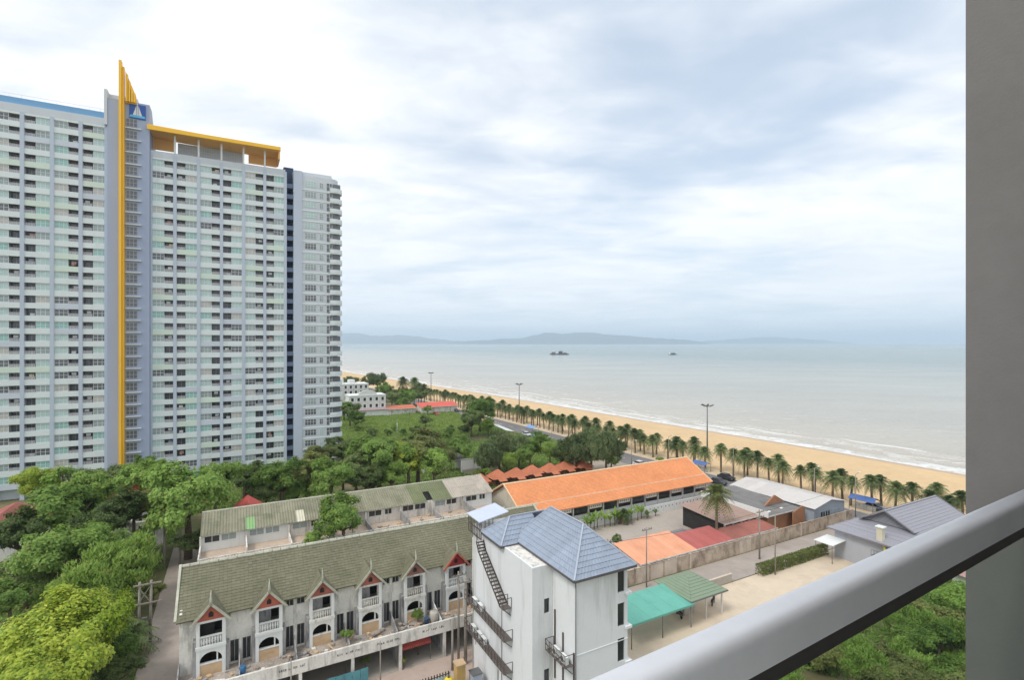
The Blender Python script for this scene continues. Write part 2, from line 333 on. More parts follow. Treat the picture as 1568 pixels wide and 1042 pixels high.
# low white breakers rolling in, raised above the water
FOAM = mat('breaker_foam', rgb(214, 216, 214), 0.8, 0.06, 0.8, bump=0.3, bscale=2.0)
rw = random.Random(11); wv = MB()
for w, (off, dens) in enumerate(((3.0, 0.8), (9.5, 0.6), (17.0, 0.5), (26.0, 0.3))):
    y = 70.0
    while y < 700:
        ln = rw.uniform(7, 26) * (1 + y / 500)
        if rw.random() < dens:
            m_ = 9; wd = rw.uniform(0.35, 0.9); o = off + rw.uniform(-2, 2); pts = []
            for k in range(m_ + 1):
                yy = y + ln * k / m_; t = math.sin(math.pi * k / m_) ** 0.6; p = Vector((curve(SHORE, yy), yy, 0)) + SEAW * (o + 0.9 * math.sin(yy * 0.31 + w) + rw.uniform(-.2, .2)); pts.append((p, t))
            for (p, t), (q, s) in zip(pts, pts[1:]):
                a0 = p - SEAW * wd * t; b0 = p + SEAW * wd * 0.6 * t; a1 = q - SEAW * wd * s; b1 = q + SEAW * wd * 0.6 * s; hz = Vector((0, 0, -0.405))
                pk = Vector((0, 0, -0.40 + 0.28 * t)); qk = Vector((0, 0, -0.40 + 0.28 * s))
                wv.add([a0 + hz, p + pk, q + qk, a1 + hz, b0 + hz, b1 + hz], [(0, 1, 2, 3), (1, 4, 5, 2)], 0, True)
        y += ln * rw.uniform(0.8, 1.3)
tag(wv.build('breaking_waves', FOAM), 'low white breakers rolling in along the sand', 'waves', kind='stuff')

ASPH = mat('worn_asphalt', rgb(120, 117, 116), 0.9, 0.10, 0.12, fine=0.06, stain=0.3, stain_col=rgb(90, 86, 84), stain_scale=(0.25, 0.25, 0.25))
LANE = mat('dusty_concrete_lane', rgb(168, 158, 150), 0.9, 0.10, 0.15, fine=0.05, stain=0.45, stain_col=rgb(132, 122, 114), stain_scale=(0.22, 0.22, 0.22))
ALLEYM = mat('alley_concrete', rgb(172, 160, 150), 0.9, 0.12, 0.2, fine=0.06, stain=0.5, stain_col=rgb(136, 124, 116), stain_scale=(0.3, 0.3, 0.3))
LOT = mat('parking_concrete', rgb(206, 190, 168), 0.9, 0.07, 0.1, fine=0.05, stain=0.55, stain_col=rgb(172, 156, 138), stain_scale=(0.22, 0.22, 0.22))
YARD = mat('yard_paving', rgb(172, 162, 152), 0.9, 0.10, 0.15, fine=0.06, stain=0.5, stain_col=rgb(140, 130, 122), stain_scale=(0.15, 0.15, 0.15))
DIRT = mat('bare_earth', rgb(172, 142, 112), 0.95, 0.16, 0.2, fine=0.1)
LAWN = mat('rough_grass', rgb(120, 150, 74), 0.95, 0.22, 0.12, fine=0.18, stain=0.5, stain_col=rgb(100, 130, 62), stain_scale=(0.1, 0.1, 0.1), bump=0.6, bscale=2.0)
KERB = mat('kerb_concrete', rgb(188, 182, 172), 0.9, 0.1, 0.5)
LINE = mat('road_paint', rgb(226, 222, 210), 0.8, 0.1, 0.8)
def gsheet(name, b0, b1, a0, a1, z, m, struct_=True):
    s = MB().quad(grid(b0, a0, z), grid(b1, a0, z), grid(b1, a1, z), grid(b0, a1, z)); return struct(name, s, m)
def follow(tab_off0, tab_off1, y0, y1, z, step=10.0):
    s = MB(); y = y0
    while y < y1:
        q = min(y1, y + step); P = [Vector((curve(PALM, k), k, z)) for k in (y, q)]
        s.quad(P[0] + SEAW * tab_off0, P[0] + SEAW * tab_off1, P[1] + SEAW * tab_off1, P[1] + SEAW * tab_off0); y = q
    return s
struct('beach_road', follow(-14.5, -4.5, 20, 900, 0.012), ASPH)
struct('beach_pavement', follow(-4.2, 1.6, 20, 900, 0.016), mat('promenade_paving', rgb(214, 192, 160), 0.9, 0.08, 0.3, fine=0.06))
kb = MB(); y = 20.0
while y < 700:
    P = [Vector((curve(PALM, k), k, 0)) + SEAW * -4.35 for k in (y, y + 10)]
    kb.beam(P[0] + Vector((0, 0, .06)), P[1] + Vector((0, 0, .06)), 0.3, 0.16); y += 10
struct('kerb', kb, KERB)
ln_ = MB(); y = 40.0
while y < 500:
    P = [Vector((curve(PALM, k), k, 0.018)) + SEAW * -9.5 for k in (y, y + 3)]
    ln_.quad(P[0] - SEAW * .08, P[0] + SEAW * .08, P[1] + SEAW * .08, P[1] - SEAW * .08); y += 8
struct('road_markings', ln_, LINE)
gsheet('lane', -9.0, 37, 48.0, 54.2, 0.010, mat('pinkish_street_concrete', rgb(188, 170, 158), 0.9, 0.09, 0.2, fine=0.05, stain=0.4, stain_col=rgb(156, 136, 124), stain_scale=(0.25, 0.25, 0.25)))
gsheet('lane_road', 37, 112, 50.6, 56.3, 0.008, LANE)
gsheet('alley', -9.2, -5.0, 20, 104, 0.014, ALLEYM)
gsheet('cross_alley', -5.0, 46, 97, 101, 0.012, ALLEYM)
gsheet('parking_lot', 31, 112, 37.5, 50.4, 0.006, LOT)
gsheet('courtyard', 44.5, 96, 56.9, 79.0, 0.006, YARD)
gsheet('courtyard_asphalt', 48, 74, 63.2, 69.5, 0.012, mat('grey_court', rgb(134, 130, 130), 0.9, 0.1, 0.3, fine=0.05))
gsheet('terrace_yard', -4.6, 46, 68, 76, 0.01, YARD)
gsheet('bungalow_yard', 46, 100, 96, 122, 0.006, mat('bungalow_paving', rgb(160, 148, 132), 0.9, 0.12, 0.3, fine=0.08))
gsheet('meadow', 26, 96, 176, 250, 0.010, LAWN)
gsheet('bare_lot', 80, 101, 200, 224, 0.014, DIRT)
gsheet('frontage_strip', 92, 112, 57, 100, 0.009, YARD)

# ------------------------------------------------------------------ far hills
HILL = mat('wooded_hill', rgb(66, 78, 76), 0.95, 0.2, 0.004)
def hills(name, prof, dist, depth, seed):
    rn = random.Random(seed); s = MB(); pts = []
    for (x0, y0), (x1, y1) in zip(prof, prof[1:]):
        k = max(2, int((x1 - x0) / 4))
        for i in range(k):
            t = i / k; pts.append((x0 + (x1 - x0) * t, y0 + (y1 - y0) * (t * t * (3 - 2 * t)) + rn.uniform(-0.7, 0.7)))
    pts.append(prof[-1]); rows = []
    for (px, py) in pts:
        r = (px - 784) / FPX; hgt = max(2.0, (526.5 - py) / FPX * dist + H); c = Vector((r * dist, dist, 0))
        rows.append([c + Vector((0, -depth, -0.6)), c + Vector((rn.uniform(-60, 60), -depth * 0.55, hgt * 0.45)), c + Vector((0, -depth * 0.15, hgt * 0.9)), c + Vector((0, 0, hgt)), c + Vector((0, depth * .5, hgt * .6)), c + Vector((0, depth, -0.6))])
    m_ = 6; vs = [q for r in rows for q in r]; fs = [(i * m_ + k, (i + 1) * m_ + k, (i + 1) * m_ + k + 1, i * m_ + k + 1) for i in range(len(rows) - 1) for k in range(m_ - 1)]
    s.add(vs, fs, 0, True); struct(name, s, HILL)
hills('mainland_hills', [(430, 518), (500, 515), (525, 512.5), (545, 512), (572, 516.5), (590, 516), (615, 515), (640, 517), (665, 521), (700, 524), (740, 525.5)], 13500, 900, 1)
hills('island', [(690, 525.5), (730, 523.5), (770, 521), (800, 519.5), (822, 515), (832, 511.5), (846, 511), (862, 513), (880, 511), (905, 511), (930, 514), (960, 516), (985, 518), (1010, 520), (1040, 521.5), (1076, 525.5)], 12000, 700, 2)
hills('far_island', [(1060, 525.6), (1095, 523.5), (1130, 520.5), (1165, 518.5), (1185, 517.5), (1215, 520), (1250, 522.5), (1292, 525.7)], 15500, 700, 3)

# ------------------------------------------------------------------ the balcony the picture is taken from
R = Vector((0.8556, 0.5177, 0)); NRM = Vector((-0.5177, 0.8556, 0)); RA = math.atan2(R.y, R.x)
BAL = (0, 0, H)                                         # local x along the rail, local y outwards, z from the eye
ALU = mat('satin_aluminium', rgb(236, 237, 242), 0.40, 0.03, 3.0, spec=0.5, fine=.02, stain=.25, stain_col=rgb(206, 206, 210), stain_scale=(4, 4, 4))
GASK = mat('dark_gasket', rgb(58, 55, 54), 0.6, 0.05, 2.0)
rail = root('balcony_railing', 'brushed grey metal balcony handrail with glass panel in the foreground', 'railing', Vector(BAL) + NRM * 0.52 + Vector((0, 0, -1.57)), RA)
def prof_round(pts, rad, n=6):
    out = []
    for i, p in enumerate(pts):
        p = Vector((*p, 0)); a = Vector((*pts[i - 1], 0)); b = Vector((*pts[(i + 1) % len(pts)], 0)); r = rad[i]
        pa = p + (a - p).normalized() * r; pb = p + (b - p).normalized() * r
        for k in range(n + 1):
            t = k / n; q = pa * (1 - t) ** 2 + p * 2 * t * (1 - t) + pb * t * t; out.append((q.x, q.y))
    return out
pr = prof_round([(-0.022, 1.034), (-0.022, 1.108), (0.034, 1.108), (0.040, 1.034)], [0.006, 0.022, 0.018, 0.006], 7)
MB().prism([p for p in pr], 'x', -1.6, 2.34, 0, True).build('handrail', ALU, rail)
MB().box(-1.6, 2.34, -0.010, 0.028, 0.996, 1.038).build('gasket', GASK, rail)
GL = glass_mat('railing_glass', (0.86, 0.90, 0.87, 1), 0.04)
MB().box(0.735, 2.335, 0.002, 0.014, 0.06, 0.998).build('glass_panel', GL, rail)
MB().box(-0.6, 0.715, 0.002, 0.014, 0.06, 1.005).build('glass_panel', GL, rail)
MB().box(0.712, 0.738, -0.012, 0.03, 0.0, 1.005).build('post', mat('black_post', rgb(28, 28, 30), 0.5, 0.05, 1.0), rail)
MB().box(-1.6, 2.34, -0.02, 0.035, 0.0, 0.06).build('base_channel', GASK, rail)
WALLM = mat('balcony_render', rgb(130, 127, 126), 0.9, 0.06, 1.6, stain=.25, stain_col=rgb(120, 116, 112), stain_scale=(6, 6, 1.2), fine=0.03, bump=0.06, bscale=90.0)
w = MB().prism([(-3.1, -1.57), (0.211, -1.57), (0.211, 1.745), (-3.1, 1.745)], 'x', 0, 0.18).build('balcony_side_wall', WALLM, None, Vector(BAL) + R * 2.35 + NRM * 0.52, RA)
tag(w, 'tall grey rendered side wall closing the balcony at the right edge', 'wall')
struct('balcony_floor', MB().box(-1.6, 2.53, -2.6, 0.73, -1.72, -1.575), mat('pale_floor_tile', rgb(214, 210, 204), .5, .03, 1.0)); bpy.data.objects['balcony_floor'].location = BAL; bpy.data.objects['balcony_floor'].rotation_euler = (0, 0, RA)
struct('balcony_ceiling', MB().box(-1.6, 2.53, -2.6, 0.15, 1.75, 1.95), WHITE); bpy.data.objects['balcony_ceiling'].location = BAL; bpy.data.objects['balcony_ceiling'].rotation_euler = (0, 0, RA)  # unseen ceiling, outer edge drawn in to let more light onto the balcony
bw = MB().box(-1.6, 2.34, -2.5, -2.1, -1.57, 1.745).build('balcony_back_wall', WHITE, None, BAL, RA); tag(bw, 'rendered house wall behind the balcony camera position', 'wall')

# ------------------------------------------------------------------ condominium tower
TW_WALL = mat('tower_grey_white', rgb(205, 211, 216), 0.8, 0.03, 0.05, stain=0.25, stain_col=rgb(170, 176, 182), stain_scale=(0.3, 0.3, 0.04), clean=0.54)
TW_PIL = mat('tower_blue_grey', rgb(190, 200, 213), 0.8, 0.04, 0.06, stain=0.25, stain_col=rgb(168, 176, 190), stain_scale=(0.5, 0.5, 0.05), clean=0.54)
TW_PAR = mat('parapet_white', rgb(222, 230, 230), 0.75, 0.03, 0.2, stain=0.3, stain_col=rgb(186, 192, 192), stain_scale=(0.6, 0.6, 0.2), clean=0.56)
TW_PAR2 = mat('parapet_pale_blue', rgb(204, 211, 220), 0.75, 0.03, 0.2)
TW_PAR3 = mat('parapet_pale_green', rgb(212, 226, 212), 0.75, 0.03, 0.2)
TW_CORE = mat('core_slate_blue', rgb(166, 177, 200), 0.8, 0.04, 0.06, stain=0.2, stain_col=rgb(146, 158, 182), stain_scale=(0.4, 0.4, 0.04))
TW_NAVY = mat('navy_recess', rgb(70, 84, 108), 0.8, 0.05, 0.3)
YEL = mat('golden_yellow', rgb(250, 196, 62), 0.55, 0.04, 0.1, stain=0.2, stain_col=rgb(226, 166, 50), stain_scale=(0.5, 0.5, 0.1))
ORB = mat('canopy_soffit', rgb(248, 196, 128), 0.8, 0.05, 0.2)
FRAME = mat('white_window_frame', rgb(226, 230, 228), 0.6, 0.02, 1.0)
G_PALE = mat('glass_pale_green', rgb(184, 208, 204), 0.25, 0.08, 0.5, spec=0.5)
G_TEAL = mat('glass_teal', rgb(152, 194, 188), 0.22, 0.08, 0.5, spec=0.5)
G_GREY = mat('glass_grey_green', rgb(156, 168, 168), 0.22, 0.10, 0.5, spec=0.5)
G_DARK = mat('glass_dark', rgb(104, 107, 112), 0.12, 0.15, 0.5, spec=0.6)
G_CURT = mat('curtained_glass', rgb(190, 188, 182), 0.3, 0.10, 0.8, spec=0.5)
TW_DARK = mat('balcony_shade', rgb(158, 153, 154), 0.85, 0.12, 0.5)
TW_SCR = mat('balcony_screen_grey', rgb(184, 184, 186), 0.8, 0.08, 0.5)
def tower():
    T = root('condominium_tower', 'tall pale blue and white apartment tower with yellow fin, many balconies', 'tower', grid(0, 151.8))
    F = 2.87; Z0 = 2.8; rn = random.Random(4)
    TOPR = Z0 + 27 * F; TOPL = Z0 + 29 * F
    bx('wall', TW_WALL, T, -18.2, 12.0, 1.6, 16, 0, TOPR + 0.1); bx('wall', TW_WALL, T, -80, -26.4, 1.6, 16, 0, TOPL + 0.1)
    bx('parapet', TW_WALL, T, -18.2, 12.0, -0.02, 0.4, TOPR + 0.15, TOPR + 1.75); bx('parapet', TW_WALL, T, -80, -26.4, -0.02, 0.4, TOPL + 0.15, TOPL + 1.9)
    bx('roof_band', mat('blue_band', rgb(120, 168, 208), 0.7, 0.05, 0.2), T, -80, -26.8, 0.3, 1.2, TOPL + 1.9, TOPL + 3.4)
    rl = MB(); [rl.tube([(x, 0.9, TOPL + 3.4), (x, 0.9, TOPL + 4.3)], 0.03, 5) for x in range(-66, -27, 2)]; rl.tube([(-66, 0.9, TOPL + 4.3), (-27.2, 0.9, TOPL + 4.3)], 0.035, 5); rl.build('roof_rail', WHITE, T)
    bx('roof', CONC, T, -18.2, 12.0, 0.4, 16, TOPR + 0.1, TOPR + 0.5)
    # shared meshes
    par = [MB().box(-2.2, 2.2, 0, 0.14, -0.32, 0.93).mesh('balcony_parapet', m) for m in (TW_PAR, TW_PAR2, TW_PAR3)]
    fr = MB(); fr.box(-1.24, 1.24, -0.03, 0.06, 2.42, 2.55)
    for x in (-1.24, -0.42, 0.40, 1.18): fr.box(x, x + 0.07, -0.04, 0.06, 0.93, 2.42)
    for z in (0.93, 1.72): fr.box(-1.17, 1.18, -0.025, 0.05, z, z + 0.06)
    frame = fr.mesh('window', FRAME)
    panes = [MB().box(-1.18, 1.2, 0.0, 0.03, 0.6, 2.42).mesh('pane', m) for m in (G_PALE, G_TEAL, G_GREY, G_DARK, G_CURT)]
    dr = MB(); dr.box(-0.9, 0.9, 0.0, 0.05, 0.0, 2.3, 0); dr.box(-0.03, 0.03, -0.04, 0.0, 0.0, 2.3, 1); dr.box(-0.9, 0.9, -0.04, 0, 2.3, 2.38, 1)
    door = dr.mesh('balcony_door', [G_DARK, TW_SCR])
    rb = MB(); rb.box(-0.93, 0.93, 0.0, 0.05, 1.55, 1.62); [rb.box(-0.93 + 0.26 * k, -0.73 + 0.26 * k, 0.01, 0.04, 0.93, 1.55) for k in range(7)]
    rail_ = rb.mesh('balcony_rail', TW_SCR); ac = MB().box(-0.42, 0.42, 0, 0.32, 0.0, 0.6).box(-0.3, 0.3, -0.02, 0, 0.06, 0.54).mesh('air_conditioner', [FRAME])
    lau = [MB().prism([(-.28, 1.3), (.22, 1.2), (.26, 2.1), (-.25, 2.12)], 'y', 0, .03).prism([(.3, 1.5), (.55, 1.45), (.56, 2.1), (.31, 2.12)], 'y', 0, .03).mesh('laundry', mat('cloth_%d' % i, c, .9, .1, 2.0)) for i, c in enumerate((rgb(178, 140, 130), rgb(216, 214, 208), rgb(130, 142, 164), rgb(204, 192, 160), rgb(90, 90, 96)))]
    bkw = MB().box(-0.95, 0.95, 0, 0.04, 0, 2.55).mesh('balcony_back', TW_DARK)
    def bay(x0, x1, k, left_win):
        c = (x0 + x1) / 2; z = Z0 + k * F; W_ = x1 - x0 - 0.72; s = W_ / 4.4; wx = c + (-0.95 if left_win else 0.95) * s; dx = c + (1.28 if left_win else -1.28) * s
        q = rn.random(); link('balcony_parapet', par[0 if q < 0.8 else (1 if q < 0.92 else 2)], T, (c, 0, z), 0, (s, 1, 1))
        w_ = link('window', frame, T, (wx, 0.2, z), 0, (s, 1, 1))
        low = k < 13
        wt = (0.36, 0.14, 0.24, 0.16, 0.10) if low else (0.46, 0.16, 0.22, 0.07, 0.09)
        r_ = rn.random(); i = 0
        while r_ > wt[i] and i < 4: r_ -= wt[i]; i += 1
        link('pane', panes[i], w_, (0, 0, 0))
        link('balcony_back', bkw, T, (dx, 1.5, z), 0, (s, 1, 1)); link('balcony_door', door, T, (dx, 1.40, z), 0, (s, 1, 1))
        if rn.random() < 0.8: link('balcony_rail', rail_, T, (dx, 0.16, z), 0, (s, 1, 1))
        if rn.random() < 0.12: link('laundry', rn.choice(lau), T, (dx + rn.uniform(-.3, .3), 0.3, z))
        if rn.random() < 0.30: link('air_conditioner', ac, T, (dx + rn.uniform(-.3, .3), 0.8, z + rn.choice([0.9, 1.7])))
    RX = [-18.2 + 5.033 * i for i in range(7)]; LX = [-26.4 - 5.08 * i for i in range(5)]
    bx('floor_slab', TW_PAR, T, -18.0, 12.0, 0.14, 1.6, TOPR - .3, TOPR + .15); bx('floor_slab', TW_PAR, T, -47.0, -26.5, 0.14, 1.6, TOPL - .3, TOPL + .15)
    bx('lintel_band', TW_PAR, T, -18.0, 12.0, -.01, 0.13, TOPR - .32, TOPR + .15); bx('lintel_band', TW_PAR, T, -47.0, -26.5, -.01, 0.13, TOPL - .32, TOPL + .15)
    for k in range(27):
        for i in range(6): bay(RX[i], RX[i + 1], k, i % 2 == 0)
        bx('floor_slab', TW_SCR, T, -18.0, 12.0, 0.14, 1.6, Z0 + k * F - 0.30, Z0 + k * F - 0.12)
    for k in range(29):
        for i in range(4): bay(LX[i + 1], LX[i], k, i % 2 == 1)
        bx('floor_slab', TW_SCR, T, -47.0, -26.5, 0.14, 1.6, Z0 + k * F - 0.30, Z0 + k * F - 0.12)
    for x in RX[1:]: bx('pilaster', TW_PIL, T, x - 0.36, x + 0.36, -0.14, 1.62, 0, TOPR + 1.2)
    for x in LX[1:]: bx('pilaster', TW_PIL, T, x - 0.36, x + 0.36, -0.14, 1.62, 0, TOPL + 0.3)
    bx('pilaster', TW_PIL, T, -27.1, -26.4, -0.14, 1.62, 0, TOPL + 0.3); bx('pilaster', TW_PIL, T, -18.2, -17.75, -0.14, 1.62, 0, TOPR + 1.2)
    bx('wall', TW_WALL, T, -80, -47.1, 0.0, 1.7, 0, TOPL + 0.1)
    # glazed podium at the foot
    bx('podium_panel', mat('podium_green_glass', rgb(130, 190, 160), 0.3, 0.1, 0.5, spec=0.5), T, -12, 2.0, -1.6, -1.2, 0.3, 2.3); bx('podium_band', mat('podium_blue', rgb(70, 100, 170), 0.6, 0.08, 0.5), T, -12, 2.2, -1.75, -1.2, 2.3, 2.55)
    # core with fin
    TC = 92.6
    MB().prism([(-0.9, 0), (14, 0), (14, TC - 12), (3.5, TC - 0.2), (3.2, TC), (-0.9, TC)], 'x', -26.4, -18.25).build('core', TW_CORE, T)
    bx('core_edge', TW_WALL, T, -27.0, -26.42, -1.0, 6, TOPL + 0.2, TC + 1.9)
    bx('core_crown', TW_WALL, T, -26.42, -20.9, 1.2, 5, TC, TC + 1.7)
    fin = MB(); fin.box(-24.0, -23.5, -2.5, -0.9, 1.0, 101.4); fin.build('fin', YEL, T)
    fin2 = MB(); fin2.box(-23.46, -23.05, -1.9, -0.9, 1.0, 100.2); fin2.build('fin', YEL, T)
    sl = MB()
    for i, (x, top) in enumerate(((-22.55, 98.6), (-22.05, 97.0), (-21.55, 95.5), (-21.1, 94.4))): sl.box(x - 0.17, x + 0.17, -2.0, -1.0, 92.2, top)
    sl.prism([(-22.9, 92.0), (-20.8, 92.0), (-20.8, 93.8), (-22.9, 99.6)], 'y', -1.3, -1.05); sl.build('sail', YEL, T)
    # sign: blue square with a white sail-shaped mark on a pale blue base
    sg = bx('sign_panel', mat('sign_blue', rgb(62, 96, 170), 0.6, 0.05, 1.0), T, -22.2, -19.0, -1.12, -0.9, 88.7, 92.1)
    mk = MB(); m2 = -1.16
    mk.prism([(-20.72, 89.5), (-20.48, 89.5), (-20.52, 92.6), (-20.68, 92.6)], 'y', -1.2, -1.13)
    mk.prism([(-21.5, 89.5), (-20.8, 89.5), (-20.8, 91.9), (-21.1, 90.8)], 'y', -1.19, -1.13); mk.prism([(-20.4, 89.5), (-19.7, 89.5), (-20.1, 90.8), (-20.4, 91.9)], 'y', -1.19, -1.13)
    mk.build('emblem', WHITE, T); MB().prism([(-22.2, 88.95), (-19.0, 88.95), (-19.2, 89.5), (-22.0, 89.5)], 'y', -1.17, -1.13).build('emblem_base', mat('sign_cyan', rgb(104, 186, 226), 0.6, 0.05, 1.0), T)
    # stair windows with white ledges
    wf = MB(); wf.box(-1.1, 1.1, 0, 0.06, 0, 1.9, 1)
    for x in (-1.1, -0.4, 0.33, 1.03): wf.box(x, x + 0.08, -0.05, 0, 0, 1.9)
    for z in (0, 0.9, 1.82): wf.box(-1.02, 1.03, -0.045, 0, z, z + 0.08)
    wm = wf.mesh('stair_window', [TW_SCR, G_DARK]); lm = MB().box(-1.2, 1.9, -0.5, 0, -0.15, 0.05).mesh('ledge', FRAME)
    k = 0
    while Z0 + (k + 1) * F < 89:
        z = Z0 + k * F + 0.6; o = link('stair_window', wm, T, (-21.75, -0.97, z)); link('ledge', lm, o, (0, 0, -0.4)); k += 1
    # roof terrace canopy
    cn = MB(); cn.slab([(-18.6, -1.9, 87.6), (10.7, -1.9, 87.0), (10.7, 6.0, 87.0), (-18.6, 6.0, 87.6)], 0.5, 0); cn.build('canopy', YEL, T)
    MB().slab([(-18.4, -1.5, 87.08), (10.4, -1.5, 86.48), (10.4, 5.6, 86.48), (-18.4, 5.6, 87.08)], 0.25).build('canopy_soffit', ORB, T)
    bx('canopy_fascia', YEL, T, -18.6, 10.7, -2.05, -1.92, 86.4, 87.3); bx('canopy_end', ORB, T, 10.2, 10.6, -1.4, 5.5, 84.2, 86.3); bx('canopy_back_panel', ORB, T, -18.2, -13.8, 5.2, 5.5, 84.0, 86.8); bx('canopy_back_panel', ORB, T, 3.2, 10.2, 5.2, 5.5, 84.0, 86.4)
    for x in RX[1:-1]: bx('canopy_post', WHITE, T, x - 0.2, x + 0.2, -0.1, 0.3, TOPR + 1.7, 86.5)
    sc_ = MB(); sc_.box(-13.0, 1.8, 5.3, 5.5, 83.7, 86.5, 0)
    for i in range(28): sc_.box(-13.0 + i * 0.53, -12.92 + i * 0.53, 5.2, 5.3, 82.6, 86.4, 1)
    for z in (83.4, 84.2, 85.0, 85.8): sc_.box(-13.0, 1.8, 5.22, 5.3, z, z + 0.07, 1)
    sc_.build('terrace_screen', [mat('terrace_screen_pale', rgb(206, 212, 220), .6, .05, .5), FRAME], T)
    # navy stair recess
    bx('recess_wall', TW_NAVY, T, 12.0, 14.3, 2.6, 3.0, 0, TOPR + 0.6); bx('stair_tower', TW_NAVY, T, 11.8, 14.3, 3.0, 8, TOPR - 1, TOPR + 3.4)
    lp = MB().box(12.36, 14.05, 0.3, 0.45, -0.1, 1.05).box(12.36, 14.05, 0.45, 2.6, -0.1, 0.1).mesh('landing', mat('landing_grey_blue', rgb(112, 126, 150), 0.8, 0.05, 0.5))
    for k in range(27): link('landing', lp, T, (0, 0, Z0 + k * F))
    # end block with rounded balconies
    bx('end_wall', TW_PIL, T, 14.05, 16.2, -0.5, 16, 2.5, TOPR + 1.9); pts = [(16.2, -0.3), (23.6, -0.3)] + [(23.6 + 2.4 * math.sin(t), 2.1 - 2.4 * math.cos(t)) for t in [math.pi / 2 * i / 8 for i in range(1, 9)]] + [(26.0, 16), (16.2, 16)]
    MB().prism(pts, 'z', 2.5, TOPR + 1.0).build('end_wall', TW_WALL, T)
    MB().prism([(14.9, 0.4), (24.0, 0.4), (24.6, 3.0), (24.6, 16), (14.9, 16)], 'z', TOPR + 1.0, TOPR + 2.0).build('end_parapet', TW_WALL, T)
    bandp = [(16.2, -0.42), (23.6, -0.42)] + [(23.6 + 2.52 * math.sin(t), 2.1 - 2.52 * math.cos(t)) for t in [math.pi / 2 * i / 8 for i in range(1, 9)]] + [(26.12, 6), (16.2, 6)]
    band = MB().prism(bandp, 'z', -0.28, 0.0).mesh('slab_band', TW_PAR)
    bp = [(23.0, -0.9)] + [(24.3 + 2.3 * math.sin(t), 1.4 - 2.3 * math.cos(t)) for t in [math.pi * i / 12 for i in range(0, 13)]] + [(23.0, 3.7)]
    bal = MB().prism(bp, 'z', -0.28, 0.05, 0); outer = bp[0:]
    for (p, q) in zip(outer, outer[1:-1] + [outer[-2]]):
        if p != q: bal.beam((p[0], p[1], 0.56), (q[0], q[1], 0.56), 0.08, 0.98, 0)
    balm = bal.mesh('rounded_balcony', [TW_PAR])
    def win(w_, h_, n_, dark):
        m = MB(); m.box(-w_ / 2, w_ / 2, 0.02, 0.08, 0, h_, 1)
        for i in range(n_ + 1): x = -w_ / 2 + w_ * i / n_; m.box(x - 0.04, x + 0.04, -0.04, 0.02, 0, h_)
        m.box(-w_ / 2, w_ / 2, -0.04, 0.02, h_, h_ + 0.08); m.box(-w_ / 2, w_ / 2, -0.04, 0.02, h_ * .55, h_ * .55 + 0.06); return m.mesh('window', [FRAME, dark])
    w2 = [win(2.9, 1.5, 4, g_) for g_ in (G_DARK, G_GREY, G_PALE)]; w1 = [win(0.9, 1.4, 2, g_) for g_ in (G_DARK, G_GREY, G_PALE)]; w3 = win(1.5, 2.0, 2, G_DARK); shd = MB().box(22.9, 26.3, -0.34, 1.6, 0.6, 2.4).mesh('balcony_opening', G_DARK)
    for k in range(27):
        z = Z0 + k * F; link('slab_band', band, T, (0, 0, z)); i = rn.choice([0, 0, 1]) if k < 18 else rn.choice([0, 1, 2])
        link('window', w2[i], T, (18.4, -0.38, z + 0.75)); link('window', w1[rn.choice([0, 1, 1, 2])], T, (21.2, -0.38, z + 0.8)); link('rounded_balcony', balm, T, (0.4, -0.4, z)); link('window', w3, T, (23.35, -0.38, z + 0.4)); link('balcony_opening', shd, T, (0.02, 0.0, z))
    bx('ground_floor', mat('tower_lobby', rgb(90, 86, 82), 0.9, 0.1, 0.5), T, -17.9, 25.0, 1.8, 14, 0, 2.75)
    return T
tower()

# ------------------------------------------------------------------ front row of derelict terraced houses
OLIVE = mat('mossy_olive_tiles', rgb(116, 114, 94), 0.9, 0.14, 0.25, island=0.08, stain=0.5, stain_col=rgb(92, 96, 72), stain_scale=(0.3, 0.3, 0.3), fine=0.08)
REDG = mat('faded_red_gable', rgb(186, 106, 88), 0.85, 0.14, 0.8, fine=0.05)
CRIM = mat('crimson_gable', rgb(172, 62, 64), 0.8, 0.1, 0.8)
BEIGE = mat('beige_low_wall', rgb(200, 172, 138), 0.9, 0.12, 0.6, stain=0.5, stain_col=rgb(146, 122, 98), stain_scale=(0.8, 0.8, 1.6))
RUBBLE = mat('yard_rubble', rgb(166, 156, 146), 0.95, 0.25, 0.7, fine=0.25, stain=0.6, stain_col=rgb(104, 98, 92), stain_scale=(0.6, 0.6, 0.6), bump=0.8, bscale=3.0)
CAP = mat('lichen_ridge_cap', rgb(178, 178, 162), 0.9, 0.2, 1.5, fine=0.1)
TIMBER = mat('old_timber', rgb(122, 100, 80), .9, .2, 2.0)
